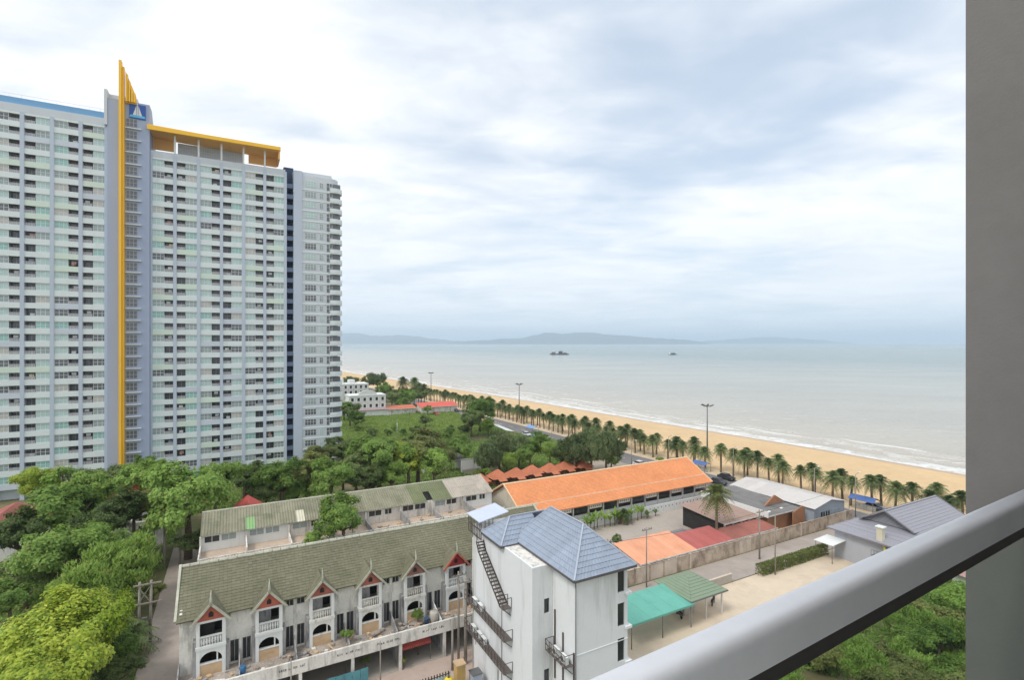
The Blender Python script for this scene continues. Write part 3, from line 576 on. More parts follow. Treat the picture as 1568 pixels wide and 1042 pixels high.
def terrace_front():
    T = root('terraced_houses', 'row of derelict white terraced houses under a long mossy olive tiled roof', 'house row', grid(-4.6, 56.0)); rn = random.Random(21)
    L_ = 41.2; Y1 = 0.8; YB = 11.5; ZE = 9.1; ZR = 12.15; ZY = 3.7
    def wallx(name, m, x0, x1, y, z0, z1, holes, th=0.22):          # a wall along x with rectangular holes, as separate strips
        mb = MB(); xs = sorted(set([x0, x1] + [h[0] for h in holes] + [h[1] for h in holes]))
        for a, b in zip(xs, xs[1:]):
            c = (a + b) / 2; hs = sorted([(h[2], h[3]) for h in holes if h[0] < c < h[1]]); z = z0
            for (q0, q1) in hs:
                if q0 > z: mb.box(a, b, y, y + th, z, q0)
                z = q1
            if z < z1: mb.box(a, b, y, y + th, z, z1)
        return mb.build(name, m, T)
    cs = [2.6 + 4.95 * i for i in range(8)]; holes = []; wins = []
    for i in range(-1, 8):
        a = (cs[i] if i >= 0 else -2.35) + 1.52; b = cs[i + 1] - 1.52 if i + 1 < 8 else L_ - 0.3
        a = max(a, 0.3); b = min(b, L_ - 0.3)
        if b - a < 0.8: continue
        if b - a > 1.1:
            m = (a + b) / 2; g_ = [(a + 0.05, m - 0.14), (m + 0.14, b - 0.05)]
        else: g_ = [(a + 0.1, b - 0.1)]
        for (p, q) in g_:
            holes.append((p, q, 3.85, 6.0)); wins.append((p, q, 3.85, 6.0))
            if i % 2 == 1 or i == -1: holes.append((p, q, 8.05, 8.7)); wins.append((p, q, 8.05, 8.7))
    for c in cs: holes.append((c - .95, c + .95, 6.75, 8.8)); holes.append((c - .95, c + .95, 3.85, 5.9))
    wallx('front_wall', OLDWHITE, 0, L_, Y1, ZY, ZE + 0.1, holes)
    for (p, q, z0, z1) in wins:
        o = MB().box(p, q, Y1 + 0.16, Y1 + 0.20, z0, z1, 0).build('window', DARKGLASS, T); fr = MB(); m = (p + q) / 2
        fr.box(p, p + 0.06, Y1 + 0.06, Y1 + 0.15, z0, z1).box(q - 0.06, q, Y1 + 0.06, Y1 + 0.15, z0, z1).box(m - 0.03, m + 0.03, Y1 + 0.08, Y1 + 0.15, z0, z1).box(p, q, Y1 + 0.07, Y1 + 0.14, z1 - 0.06, z1); fr.build('frame', DIRTY, o)
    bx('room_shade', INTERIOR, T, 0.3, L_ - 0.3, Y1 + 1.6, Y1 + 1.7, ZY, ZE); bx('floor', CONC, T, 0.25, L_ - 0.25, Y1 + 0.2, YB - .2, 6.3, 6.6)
    bx('back_wall', OLDWHITE, T, 0, L_, YB - 0.2, YB, 0, ZE)
    for x0 in (0.0, L_ - 0.22): MB().prism([(Y1 + 0.2, 0), (YB - 0.2, 0), (YB - 0.2, ZE), (6.0, ZR - 0.15), (Y1 + 0.2, ZE + 0.3)], 'x', x0, x0 + 0.22).build('end_wall', OLDWHITE, T)
    # roof
    e0 = (-0.25, 0.3, ZE - 0.12)
    t = tiles(MB(), e0, (L_ + 0.25, 0.3, ZE - 0.12), (-0.25, 6.0, ZR), 19, 110, 0.034, 0.012); t.slab([(-0.2, 0.35, ZE - 0.13), (L_ + 0.2, 0.35, ZE - 0.13), (L_ + 0.2, 6.0, ZR - 0.03), (-0.2, 6.0, ZR - 0.03)], 0.1)
    tag(t.build('roof_tiles', OLIVE, T), kind='stuff')
    t = tiles(MB(), (-0.25, 11.9, ZE - 0.25), (L_ + 0.25, 11.9, ZE - 0.25), (-0.25, 6.0, ZR), 19, 110, 0.034, 0.012); t.slab([(-0.2, 6.0, ZR - 0.04), (L_ + 0.2, 6.0, ZR - 0.04), (L_ + 0.2, 11.85, ZE - 0.27), (-0.2, 11.85, ZE - 0.27)], 0.1)
    tag(t.build('roof_tiles', OLIVE, T), kind='stuff')
    x = -0.3
    while x < L_ + 0.2: MB().prism([(5.78, ZR - 0.06), (5.86, ZR + 0.08), (6.0, ZR + 0.14), (6.14, ZR + 0.08), (6.22, ZR - 0.06)], 'x', x, x + 0.82 + rn.uniform(-.03, .02)).build('ridge_cap', CAP, T, (0, rn.uniform(-.02, .02), rn.uniform(-.015, .015))); x += 0.85
    for x0 in (-0.38, L_ + 0.2): MB().beam((x0 + .08, 0.5, ZE - 0.05), (x0 + .08, 6.0, ZR + 0.12), 0.22, 0.2).build('verge', CAP, T)
    # projecting balcony bays
    for i, c in enumerate(cs):
        gm = CRIM if i == 5 else (REDG, mat('browned_red_gable', rgb(172, 106, 92), .85, .16, .9, stain=.3), mat('greyed_red_gable', rgb(156, 112, 102), .85, .18, .9, stain=.4))[(0, 0, 1, 1, 2, 0, 1, 2)[i]]; pw = WHITE if i in (0, 1, 5) else OLDWHITE
        for s in (-1, 1): bx('column', WHITE, T, c + s * 1.06 - 0.15, c + s * 1.06 + 0.15, -0.15, 0.19, ZY, 8.85)
        # gable
        MB().prism([(c - 1.24, 8.86), (c + 1.24, 8.86), (c, 10.25)], 'y', -0.12, 0.02).build('gable', gm, T)
        lv = MB().prism([(c - 0.2, 9.15), (c + 0.2, 9.15), (c + 0.2, 9.5), (c, 9.7), (c - 0.2, 9.5)], 'y', -0.16, -0.13); lv.build('vent', INTERIOR, T)
        rf = MB()
        yb = 3.1
        tiles(rf, (c - 1.58, -0.45, 8.72), (c - 1.58, yb, 8.72), (c, -0.45, 10.46), 7, 9, 0.04, 0.015); tiles(rf, (c + 1.58, yb, 8.72), (c + 1.58, -0.45, 8.72), (c, yb, 10.46), 7, 9, 0.04, 0.015)
        rf.slab([(c - 1.55, -0.42, 8.70), (c, -0.42, 10.42), (c, yb, 10.42), (c - 1.55, yb, 8.70)], 0.06); rf.slab([(c, -0.42, 10.42), (c + 1.55, -0.42, 8.70), (c + 1.55, yb, 8.70), (c, yb, 10.42)], 0.06)
        tag(rf.build('dormer_roof', OLIVE, T), kind='stuff')
        for s in (-1, 1): MB().beam((c + s * 1.64, -0.48, 8.68), (c, -0.48, 10.5), 0.1, 0.2).build('bargeboard', CAP if i != 5 else REDG, T)
        MB().tube([(c, -0.48, 10.4), (c, -0.55, 10.9), (c, -0.42, 11.35), (c, -0.2, 11.7)], [0.13, 0.1, 0.06, 0.015], 6).build('finial', CAP, T)
        bx('lintel', pw, T, c - .91, c + .91, -0.08, 0.1, 8.62, 8.85)
        # upper balcony
        bx('balcony_floor', pw, T, c - 1.26, c + 1.26, -0.2, Y1 - .01, 6.22, 6.5); bx('top_rail', pw, T, c - .91, c + .91, -0.1, 0.08, 7.28, 7.4)
        for k in range(8): MB().tube([(c - .80 + k * 0.228, -0.01, 6.5), (c - .80 + k * 0.228, -0.01, 6.85), (c - .80 + k * 0.228, -0.01, 7.28)], [0.05, 0.08, 0.045], 5).build('baluster', pw, T)
        bx('balcony_back', DIRTY if i != 0 else INTERIOR, T, c - .95, c + 0.25, Y1 + 0.5, Y1 + 0.55, 6.6, 8.7)
        # arch below
        ar = [(c - 1.5, 6.2), (c - 1.5, 4.95), (c - 1.16, 4.95)] + [(c - 1.16 * math.cos(a), 5.05 + 0.85 * math.sin(a)) for a in [math.pi * k / 10 for k in range(11)]] + [(c + 1.16, 4.95), (c + 1.5, 4.95), (c + 1.5, 6.2)]
        mb = MB(); n = len(ar); half = (n) // 2
        for k in range(10):
            a0, a1 = math.pi * k / 10, math.pi * (k + 1) / 10; p = (c - .92 * math.cos(a0), 5.05 + 0.8 * math.sin(a0)); q = (c - .92 * math.cos(a1), 5.05 + 0.8 * math.sin(a1))
            mb.prism([(p[0], p[1]), (q[0], q[1]), (q[0], 6.215), (p[0], 6.215)], 'y', -0.1, 0.12)
        mb.build('arch', pw, T)
        bx('porch_wall', BEIGE, T, c - .91, c + .91, -0.06, 0.14, ZY, 4.75); bx('porch_sill', pw, T, c - .95, c + .95, -0.1, 0.18, 4.75, 4.85)
        bx('porch_post', pw, T, c + 0.45, c + 0.57, -0.04, 0.12, 4.85, 5.95)
        for s in (-1, 1): bx('stained_pier', DIRTY, T, c + s * 1.36 - 0.13, c + s * 1.36 + 0.13, -0.05, Y1, ZY, 6.3 + rn.uniform(-.2, 1.2))
    # raised yards over the parking level
    bx('yard_slab', RUBBLE, T, 0, L_, -2.25, Y1 + 0.2, 3.35, ZY); bx('slab_edge', OLDWHITE, T, -0.1, L_ + .1, -2.5, -2.26, 2.85, 4.12)
    k = 0; x = 0.0
    while x <= L_ + 0.01:
        p = MB().prism([(-2.25, ZY), (Y1 - 0.02, ZY), (Y1 - 0.02, 5.0), (0.2, 4.9), (-1.9, 4.3), (-2.25, 4.25)], 'x', x - 0.05, x + 0.05); p.build('yard_wall', DIRTY if k != 5 else WHITE, T); x += L_ / 8.32; k += 1
    for i in range(9):
        x = L_ * i / 8.3 + 0.1; bx('parking_post', OLDWHITE, T, x, x + 0.3, -2.45, -2.15, 0, 2.85)
    bx('parking_back_wall', DIRTY, T, 0, L_, 3.0, 3.2, 0, 3.35); bx('parking_floor', CONC, T, 0, L_, -2.3, 3.0, 0, 0.08)
    for i in (0, 2, 4, 5): bx('parking_wall', DIRTY, T, L_ * i / 8.3 + 0.12, L_ * i / 8.3 + 0.34, -2.1, 3.0, 0.08, 3.35)
    # faded lettering on the slab edge, too worn to read
    for x0 in (8.3, 13.6, 17.6, 22.5):
        lt = MB(); x = x0
        for q in range(13):
            wd = rn.uniform(0.09, 0.16); h0 = rn.uniform(3.42, 3.46)
            if q not in (4, 9):
                lt.box(x, x + 0.035, -2.515, -2.5, h0, h0 + 0.22)
                if rn.random() < .7: lt.box(x + 0.035, x + wd, -2.515, -2.5, h0 + rn.choice([0.0, 0.09, 0.185]), h0 + rn.choice([0.0, 0.09, 0.185]) + 0.035)
                if rn.random() < .5: lt.box(x + wd - 0.03, x + wd, -2.515, -2.5, h0, h0 + rn.choice([.12, .22]))
            x += wd + 0.06
        tag(lt.build('lettering', mat('faded_letters', rgb(96, 92, 90), 0.9, 0.1, 1.0), T), kind='stuff')
    # rubbish and leftovers lying about the yards
    for q in range(22):
        x = rn.uniform(.6, L_ - 9); o = MB().box(-.9, .9, -.09, .09, 0, .05).build('plank', rn.choice([BEIGE, DIRTY, DARKMETAL, TIMBER]), T, (x, rn.uniform(-1.8, -.5), ZY + .03), rn.uniform(0, 3)); o.rotation_euler = (rn.uniform(-.1, .1), rn.uniform(-.35, .35), o.rotation_euler[2])
    for q in range(110):
        x = rn.uniform(0.4, L_ - 8); y = rn.uniform(-2.0, -0.4); s = rn.uniform(0.08, 0.28); zz = ZY
        o = MB().prism([(-s, -s * .6), (s * .7, -s * .8), (s, s * .5), (-s * .6, s * .8)], 'z', 0, s * rn.uniform(.4, 1.1)).build('rubble', rn.choice([RUBBLE, DIRTY, OLDWHITE, BEIGE]), T, (x, y, zz), rn.uniform(0, 6))
    return T
terrace_front()
def loose(name, label, cat, mb, m, loc, rz=TH, group=None): return tag(mb.build(name, m, None, loc, rz), label, cat, group)
loose('blue_barrel', 'blue plastic barrel lying in the leftmost derelict yard', 'barrel', MB().tube([(0, 0, 0), (0, 0, .1), (0, 0, .75), (0, 0, .85)], [.25, .29, .29, .24], 12), mat('barrel_blue', rgb(62, 110, 150), 0.5), grid(0.6, 54.4, 3.7))
loose('white_sheet', 'crumpled white sheet on the ground of the leftmost yard', 'sheet', MB().prism([(-.7, -.3), (.5, -.45), (.8, .2), (-.1, .45), (-.8, .2)], 'z', 0, .14), mat('sheet_white', rgb(230, 228, 226), 0.9), grid(-1.6, 54.2, 3.7))
loose('water_tank', 'round concrete water jar standing in a cleared yard by a blue bin', 'water jar', MB().tube([(0, 0, 0), (0, 0, .15), (0, 0, 1.0), (0, 0, 1.15), (0, 0, 1.16)], [.42, .5, .5, .46, .1], 14), CONC, grid(19.6, 54.6, 3.7))
loose('blue_bin', 'small blue bin beside the concrete jar', 'bin', MB().tube([(0, 0, 0), (0, 0, .6), (0, 0, .7)], [.22, .28, .3], 10), mat('bin_blue', rgb(60, 84, 120), 0.5), grid(18.7, 54.5, 3.7))
aw = root('red_awning', 'faded red awning with a fringe under the raised slab', 'awning', grid(15.6, 54.45, 0)); MB().slab([(0, -0.5, 2.1), (3.4, -0.5, 2.1), (3.4, 0.5, 2.75), (0, 0.5, 2.75)], 0.05).build('cloth', mat('awning_red', rgb(176, 84, 78), 0.8, 0.1, 0.8), aw)
for k in range(17): MB().box(k * 0.2 + .02, k * 0.2 + 0.17, -0.52, -0.5, 1.85, 2.08).build('fringe', MATS['awning_red'], aw)
for k in (0.05, 3.35): MB().tube([(k, -0.45, 0), (k, -0.45, 2.1)], .03, 6).build('leg', METAL, aw)
tf = root('teal_fence', 'teal sheet hoarding along the street at the bottom edge', 'fence', grid(7.2, 53.0))
for k in range(6): MB().box(k * 0.8, k * 0.8 + 0.76, 0, 0.05, 0.05, 1.75 + 0.03 * (k % 2)).build('panel', mat('hoarding_teal', rgb(84, 140, 148), 0.7, 0.12, 0.8, stain=0.3), tf)
bx('rail', METAL, tf, -0.05, 4.8, 0.05, 0.1, 1.2, 1.28)

# ------------------------------------------------------------------ back row of terraced houses with corrugated roof
CORR = [mat('old_corrugated_sheet', rgb(140, 138, 118), 0.85, 0.14, 0.3, stain=0.55, stain_col=rgb(100, 104, 76), stain_scale=(0.5, 0.5, 0.5), fine=0.1, objvar=.10), mat('mossy_corrugated_sheet', rgb(116, 122, 92), 0.9, 0.16, 0.3, stain=0.5, stain_col=rgb(88, 96, 66), stain_scale=(0.6, 0.6, 0.6), fine=0.1, objvar=.10),
        mat('newer_grey_sheet', rgb(176, 168, 156), 0.8, 0.1, 0.4, stain=0.3, fine=0.06, objvar=.08), mat('green_translucent_sheet', rgb(138, 176, 122), 0.7, 0.06, 0.8), mat('cream_sheet', rgb(206, 202, 182), 0.6, 0.06, 0.8)]
def terrace_back():
    T = root('terraced_houses', 'long low derelict row with broken corrugated roof behind the olive roofed terrace', 'house row', grid(-4.3, 84.3)); rn = random.Random(8); L_ = 45.7; ZE = 7.75; ZR = 9.6; D = 5.0; ZT = 5.4
    sl = math.hypot(D + 0.5, ZR - ZE)
    def sheet(w, ln, m):
        mb = MB(); n = 18; vs = []
        for i in range(n + 1):
            x = w * i / n; z = 0.055 * math.cos(i * math.pi / 3); vs += [(x, 0, z), (x, ln, z)]
        mb.add(vs, [(2 * i, 2 * i + 2, 2 * i + 3, 2 * i + 1) for i in range(n)]); return mb.mesh('roof_sheet', m)
    W_ = 1.1425; NS = 40; ml = [sheet(W_ * 1.03, sl / 2 * 1.05, m) for m in CORR]
    ang = math.atan2(ZR - ZE, D + 0.5)
    miss = {(17, 0), (29, 0)}
    for i in range(NS):
        for r in range(2):
            if (i, r) in miss: continue
            k = 2 if i >= 33 else (1 if (26 < i < 33) else 0)
            if r == 0 and i == 5: k = 3
            if (i, r) == (11, 0): k = 4
            y = -0.5 + r * sl / 2 * math.cos(ang); z = ZE + r * sl / 2 * math.sin(ang)
            o = link('roof_sheet', ml[k], T, (i * W_ - 0.02, y, z + 0.012 * (i % 2) + 0.03 * r + rn.uniform(0, .012))); o.rotation_euler = (ang + rn.uniform(-.004, .004), 0, rn.uniform(-.006, .006))
        o = link('roof_sheet', sheet(W_ * 1.03, sl, CORR[0]) if i == 0 else bk, T, (i * W_ + W_, 2 * D + 0.5, ZE + 0.012 * (i % 2))); bk = o.data; o.rotation_euler = (ang, 0, math.pi)
    for i in range(22): MB().prism([(D - .2, ZR - .03), (D - .1, ZR + .08), (D + .1, ZR + .08), (D + .2, ZR - .03)], 'x', i * 2.0 - .02, i * 2.0 + 1.97).build('ridge_cap', CAP, T, (0, 0, rn.uniform(0, .02)))
    for i in range(9): MB().beam((i * 5.4 + 0.1, -0.3, ZE - 0.05), (i * 5.4 + 0.1, D, ZR - 0.12), 0.1, 0.14).build('rafter', DARKMETAL, T)
    for y, z in ((0.3, ZE + .12), (2.4, ZE + .85)): bx('purlin', DARKMETAL, T, 0, L_, y, y + .08, z, z + .08)
    bx('back_wall', OLDWHITE, T, 0, L_, 9.8, 10, 0, ZE + .1)
    for x0 in (0, L_ - .2): MB().prism([(0.2, 0), (9.8, 0), (9.8, ZE), (D, ZR - .12), (0.2, ZE)], 'x', x0, x0 + .2).build('end_wall', OLDWHITE, T)
    bx('interior', DIRTY, T, .2, L_ - .2, 3.0, 3.1, ZT, ZE + 0.6); bx('upper_floor', CONC, T, 0.2, L_ - .2, 0.01, 9.8, ZT - .25, ZT)
    bw = L_ / 8
    for i in range(8):
        x = i * bw; hs = [(x + 0.5, x + 2.3), (x + 2.6, x + 4.4)] if i in (0, 1, 3, 5, 6) else [(x + 0.6, x + 2.6), (x + 3.2, x + 4.3)]
        fw = MB(); xs = [x + 0.05] + [v for h in hs for v in h] + [x + bw - .05]
        for a, b in zip(xs[::2], xs[1::2]): fw.box(a, b, 0, 0.2, ZT, ZE)
        for (a, b) in hs: fw.box(a, b, 0, 0.2, ZT, 6.6); fw.box(a, b, 0, 0.2, 7.45, ZE)
        fw.build('front_wall', WHITE if i in (0, 1, 7) else OLDWHITE, T)
        for (a, b) in hs:
            o = MB().box(a, b, .12, .15, 6.6, 7.45).build('window', G_GREY if rn.random() < .4 else DARKGLASS, T); MB().box((a + b) / 2 - .04, (a + b) / 2 + .04, .04, .11, 6.6, 7.45).build('frame', OLDWHITE, o)
        bx('pilaster', OLDWHITE, T, x - .12, x + .12, -0.35, 0.0, ZT, 7.6)
        bx('terrace_wall', DIRTY if i > 2 else OLDWHITE, T, x - .08, x + .08, -5.3, -0.36, ZT, ZT + 1.0 + 0.5 * (i % 2))
        # balustrade along the terrace edge
        bx('balustrade_rail', OLDWHITE, T, x + .1, x + bw - .1, -5.42, -5.26, ZT + .82, ZT + .94)
        for k in range(int(bw / 0.36)): MB().box(x + .22 + k * .36, x + .34 + k * .36, -5.4, -5.28, ZT + .05, ZT + .82).build('baluster', OLDWHITE, T)
    bx('terrace_slab', mat('terrace_dust', rgb(190, 172, 154), 0.95, 0.15, 0.4, fine=0.12, stain=0.4, stain_col=rgb(146, 130, 116), stain_scale=(.4, .4, .4)), T, 0, L_, -5.5, 0.0, ZT - .3, ZT + .004); bx('terrace_front', DIRTY, T, 0, L_, -5.4, -5.2, 0, ZT - .3)
    for q in range(60):
        s = rn.uniform(.1, .35); MB().prism([(-s, -s * .6), (s * .7, -s * .8), (s, s * .5), (-s * .6, s * .8)], 'z', 0, s * rn.uniform(.3, .9)).build('rubble', rn.choice([RUBBLE, BEIGE, DIRTY]), T, (rn.uniform(14, L_ - 1), rn.uniform(-5, -.6), ZT), rn.uniform(0, 6))
terrace_back()

# ------------------------------------------------------------------ white apartment block
BLUETILE = mat('blue_grey_roof_tile', rgb(146, 157, 173), 0.55, 0.06, 0.6, island=0.05, stain=0.45, stain_col=rgb(122, 130, 142), stain_scale=(0.5, 0.5, 0.5), fine=0.06, objvar=.04)
BLOCKW = mat('block_white_paint', rgb(224, 226, 227), 0.8, 0.03, 0.3, stain=0.6, stain_col=rgb(176, 176, 172), stain_scale=(0.9, 0.9, 0.10), clean=0.52, fine=0.015)
def white_block():
    T = root('apartment_block', 'white rendered apartment block with blue-grey tiled hip roof and steel stairs', 'apartment block', grid(22.6, 34.6)); ZE = 15.6
    # local x: b-22.6, y: a-34.6
    def shell(name, x0, x1, y0, y1, z1, holes_y0=(), holes_x0=()):
        mb = MB(); t = 0.2
        def face(c0, c1, holes, mk):
            xs = sorted(set([c0, c1] + [v for h in holes for v in h[:2]]))
            for a, b in zip(xs, xs[1:]):
                m = (a + b) / 2; z = 0
                for (q0, q1) in sorted((h[2], h[3]) for h in holes if h[0] < m < h[1]): mk(a, b, z, q0); z = q1
                mk(a, b, z, z1)
        face(x0, x1, holes_y0, lambda a, b, z0, z: mb.box(a, b, y0, y0 + t, z0, z)); face(y0 + t, y1, holes_x0, lambda a, b, z0, z: mb.box(x0, x0 + t, a, b, z0, z))
        mb.box(x1 - t, x1, y0 + t, y1, 0, z1); mb.box(x0 + t, x1 - t, y1 - t, y1, 0, z1); mb.box(x0 + t, x1 - t, y0 + t, y1 - t, z1 - .2, z1 - .02, 2); mb.box(x0 + t, x1 - t, y0 + .9, y0 + 1.0, 0, z1 - .2, 1)
        return mb.build(name, [BLOCKW, INTERIOR, OLDWHITE], T)
    rw_ = [(6.5, 7.25, z, z + 2.0) for z in (1.2, 4.25, 7.3, 10.35, 13.3)]
    shell('wall', 2.1, 7.6, 0, 9.4, ZE, rw_)
    sw = [(1.2, 1.75, 11.2, 12.5), (1.2, 1.75, 5.0, 6.3)]
    shell('wall', 0.0, 2.08, 3.5, 16.0, ZE - .15, sw, [(15.2, 15.5, 2.6, 4.3), (9.9, 10.2, 1.5, 3.0)]); bx('wall', BLOCKW, T, 2.09, 7.6, 9.42, 16.0, 0, ZE - .15)
    for (a, b, z0, z1) in rw_ + sw:
        y = 0.13 if a > 3 else 3.63
        o = bx('window', DARKGLASS, T, a, b, y, y + .03, z0, z1); fr = MB(); fr.box(a, a + .05, y - .05, y, z0, z1).box(b - .05, b, y - .05, y, z0, z1).box(a, b, y - .05, y, z1 - .05, z1).box(a, b, y - .05, y, z0, z0 + .05); fr.build('frame', METAL, o)
    for (a, b, z0, z1) in rw_: bx('balcony_ledge', BLOCKW, T, 7.3, 8.0, -0.15, 0.9, z0 - .35, z0 - .12)
    # tiled hip roof, course by course
    def courses(bl, br, tr, tl, n, m=BLUETILE):
        bl, br, tr, tl = map(Vector, (bl, br, tr, tl)); nrm = (br - bl).cross(tl - bl).normalized(); nrm = nrm if nrm.z > 0 else -nrm
        for k in range(n):
            t0, t1 = k / n, (k + 1.06) / n; a = bl.lerp(tl, t0); b = br.lerp(tr, t0); c = br.lerp(tr, min(1, t1)); d = bl.lerp(tl, min(1, t1)); mb = MB(); N_ = max(1, int((b - a).length / 0.34)); up = nrm * 0.055
            for i in range(N_):
                p, q = a.lerp(b, i / N_), a.lerp(b, (i + 1) / N_); r, s = d.lerp(c, (i + 1) / N_), d.lerp(c, i / N_); m0 = p.lerp(q, .5) + up * 1.5; m1 = s.lerp(r, .5) + up * .6
                mb.add([p + up, m0, m1, s + up * .1, q + up, r + up * .1, p - up * .3, q - up * .3], [(0, 1, 2, 3), (1, 4, 5, 2), (6, 1, 0), (6, 7, 4, 1)], 0)
            mb.build('roof_course', m, T)
    o = 0.55; x0, x1, y0 = 2.1 - o, 7.6 + o, -o; xc = 4.85; zr = 18.65; yr0 = 2.75; yr1 = 8.2; ye = 9.5
    E = ZE + .02
    courses((x0, y0, E), (x1, y0, E), (xc, yr0, zr), (xc, yr0, zr), 10)                       # near hip
    courses((x0, ye + o, E), (x0, y0, E), (xc, yr0, zr), (xc, yr1, zr), 10); courses((x1, y0, E), (x1, ye + o, E), (xc, yr1, zr), (xc, yr0, zr), 10); courses((x1, ye + o, E), (x0, ye + o, E), (xc, yr1, zr), (xc, yr1, zr), 8)
    # lower roof over the rear wing
    courses((-.35, 8.75, E - .1), (4.4, 8.75, E - .1), (4.4, 10.97, E + 1.75), (1.75, 10.97, E + 1.75), 6); courses((-.35, 13.2, E - .1), (-.35, 8.75, E - .1), (1.75, 10.97, E + 1.75), (1.75, 10.97, E + 1.75), 6); courses((7.9, 13.2, E - .1), (-.35, 13.2, E - .1), (1.75, 10.97, E + 1.75), (6.2, 10.97, E + 1.75), 6)
    CAPB = mat('pale_hip_cap', rgb(168, 176, 188), 0.6, 0.06, 0.8)
    for p, q in (((x0, y0, E + .08), (xc, yr0, zr + .08)), ((x1, y0, E + .08), (xc, yr0, zr + .08)), ((xc, yr0, zr + .1), (xc, yr1, zr + .1)), ((x0, ye + o, E + .08), (xc, yr1, zr + .08)), ((-.35, 8.75, E), (1.75, 10.97, E + 1.83)), ((-.35, 13.2, E), (1.75, 10.97, E + 1.83)), ((1.75, 10.97, E + 1.83), (6.2, 10.97, E + 1.83))): MB().beam(p, q, .13, .1).build('hip_cap', CAPB, T)
    GUT = mat('dark_gutter', rgb(98, 92, 90), 0.6, 0.1, 1.0)
    for p, q in (((x0, y0, E - .08), (x1, y0, E - .08)), ((x0, y0, E - .08), (x0, ye + o, E - .08)), ((x1, y0, E - .08), (x1, ye, E - .08)), ((-.35, 8.75, E - .2), (-.35, 13.2, E - .2)), ((-.35, 8.75, E - .2), (x0, 8.75, E - .2))): MB().beam(p, q, .14, .16).build('gutter', GUT, T)
    MB().slab([(x0 + .1, y0 + .1, E - .06), (x1 - .1, y0 + .1, E - .06), (x1 - .1, ye, E - .06), (x0 + .1, ye, E - .06)], .06).build('soffit', OLDWHITE, T)
    # rooftop stair house with a pale sheet canopy and lattice sides
    MB().slab([(-.5, 13.3, 16.5), (2.9, 13.3, 17.1), (2.9, 16.6, 17.1), (-.5, 16.6, 16.5)], .1).build('canopy', mat('pale_blue_sheet', rgb(192, 201, 214), 0.5, 0.04, 0.6, spec=0.4), T)
    lat = MB()
    for k in range(9): lat.box(-.32, -.26, 13.4 + k * .39, 13.45 + k * .39, 14.6, 16.45)
    for z in (14.6, 15.5, 16.3): lat.box(-.33, -.25, 13.4, 16.55, z, z + .07)
    for k in range(4): lat.box(-.3 + k * .45, -.24 + k * .45, 13.36, 13.42, 14.6, 16.5 + k * .08)
    lat.build('lattice', DARKMETAL, T)
    # outside stair on the left face
    def ladder(y0_, z0_, y1_, z1_, n):
        for k in range(n):
            t = (k + .5) / n; y = y0_ + (y1_ - y0_) * t; z = z0_ + (z1_ - z0_) * t; MB().box(-.85, -.06, y - .13, y + .13, z - .02, z + .02).build('stair_tread', DARKMETAL, T)
        for x in (-.86, -.05):
            MB().beam((x, y0_, z0_), (x, y1_, z1_), .05, .18).build('stringer', DARKMETAL, T)
        MB().beam((-.88, y0_, z0_ + .95), (-.88, y1_, z1_ + .95), .05, .05).build('hand_rail', DARKMETAL, T)
        for k in range(0, n, 3): t = (k + .5) / n; MB().beam((-.88, y0_ + (y1_ - y0_) * t, z0_ + (z1_ - z0_) * t), (-.88, y0_ + (y1_ - y0_) * t, z0_ + (z1_ - z0_) * t + .95), .04, .04).build('baluster', DARKMETAL, T)
    ladder(12.6, 13.6, 8.0, 10.35, 15); ladder(13.3, 14.6, 12.7, 13.6, 4)
    def platform(y0_, y1_, z, x_in=-.04, x_out=-.95, step=.62):
        p = MB(); p.box(x_out, x_in, y0_, y1_, z - .05, z); p.build('platform', mat('steel_grating', rgb(104, 96, 92), 0.8, 0.2, 3.0, fine=.3), T)
        r = MB(); n = int((y1_ - y0_) / step)
        for k in range(n + 1): y = y0_ + (y1_ - y0_) * k / n; r.box(x_out, x_out + .04, y, y + .04, z, z + .95)
        for h in (.5, .93): r.box(x_out, x_out + .04, y0_, y1_, z + h, z + h + .04)
        for y in (y0_, y1_ - .04): r.box(x_out, x_in, y, y + .04, z + .92, z + .96); r.box(x_in - .04, x_in, y, y + .04, z, z + .95)
        for k in range(0, n, 2):
            y = y0_ + (y1_ - y0_) * k / n; r.beam((x_out + .02, y, z + .04), (x_out + .02, y + step * 1.0, z + .9), .03, .03)
        r.build('guard_rail', DARKMETAL, T)
        for y in (y0_ + .2, (y0_ + y1_) / 2, y1_ - .3): MB().beam((x_out + .1, y, z - .05), (x_in, y, z - .8), .06, .06).build('bracket', DARKMETAL, T)
    platform(7.2, 8.0, 10.35); platform(7.0, 16.2, 7.5); platform(7.0, 16.2, 4.5); 
    acb = MB(); acb.box(-.42, .42, -.17, .17, 0, .62, 0); acb.tube([(-.1, -.18, .31), (-.1, -.2, .31)], .24, 14, 1); acm = acb.mesh('air_conditioner', [FRAME, METAL])
    for y, z in ((14.6, 7.5), (13.2, 7.5), (14.9, 4.5), (13.4, 4.5), (12.4, 4.5)):
        link('air_conditioner', acm, T, (-.45, y, z), math.pi / 2 + math.pi)
    # rack beside the near corner
    platform(.3, 3.3, 8.2, 2.06, 1.2, .6)
    for y in (1.0, 2.2): link('air_conditioner', acm, T, (1.62, y, 8.2), -math.pi / 2)
    for (x, y, z0, z1) in ((2.02, .15, 0, 9.3), (2.02, 3.0, 5.6, 11.6), (2.02, 1.75, 6.0, 10.2)): bx('drain_pipe', DARKMETAL, T, x - .05, x + .05, y, y + .1, z0, z1)
    MB().tube([(2.03, -.06, 0), (2.03, -.06, ZE - .1)], .05, 8).build('drain_pipe', METAL, T); MB().tube([(-.06, 15.9, 0), (-.06, 15.9, 14.0)], .06, 8).build('drain_pipe', OLDWHITE, T); MB().tube([(-.05, 9.2, 0), (-.05, 9.2, 9.8)], .035, 6).build('drain_pipe', METAL, T)
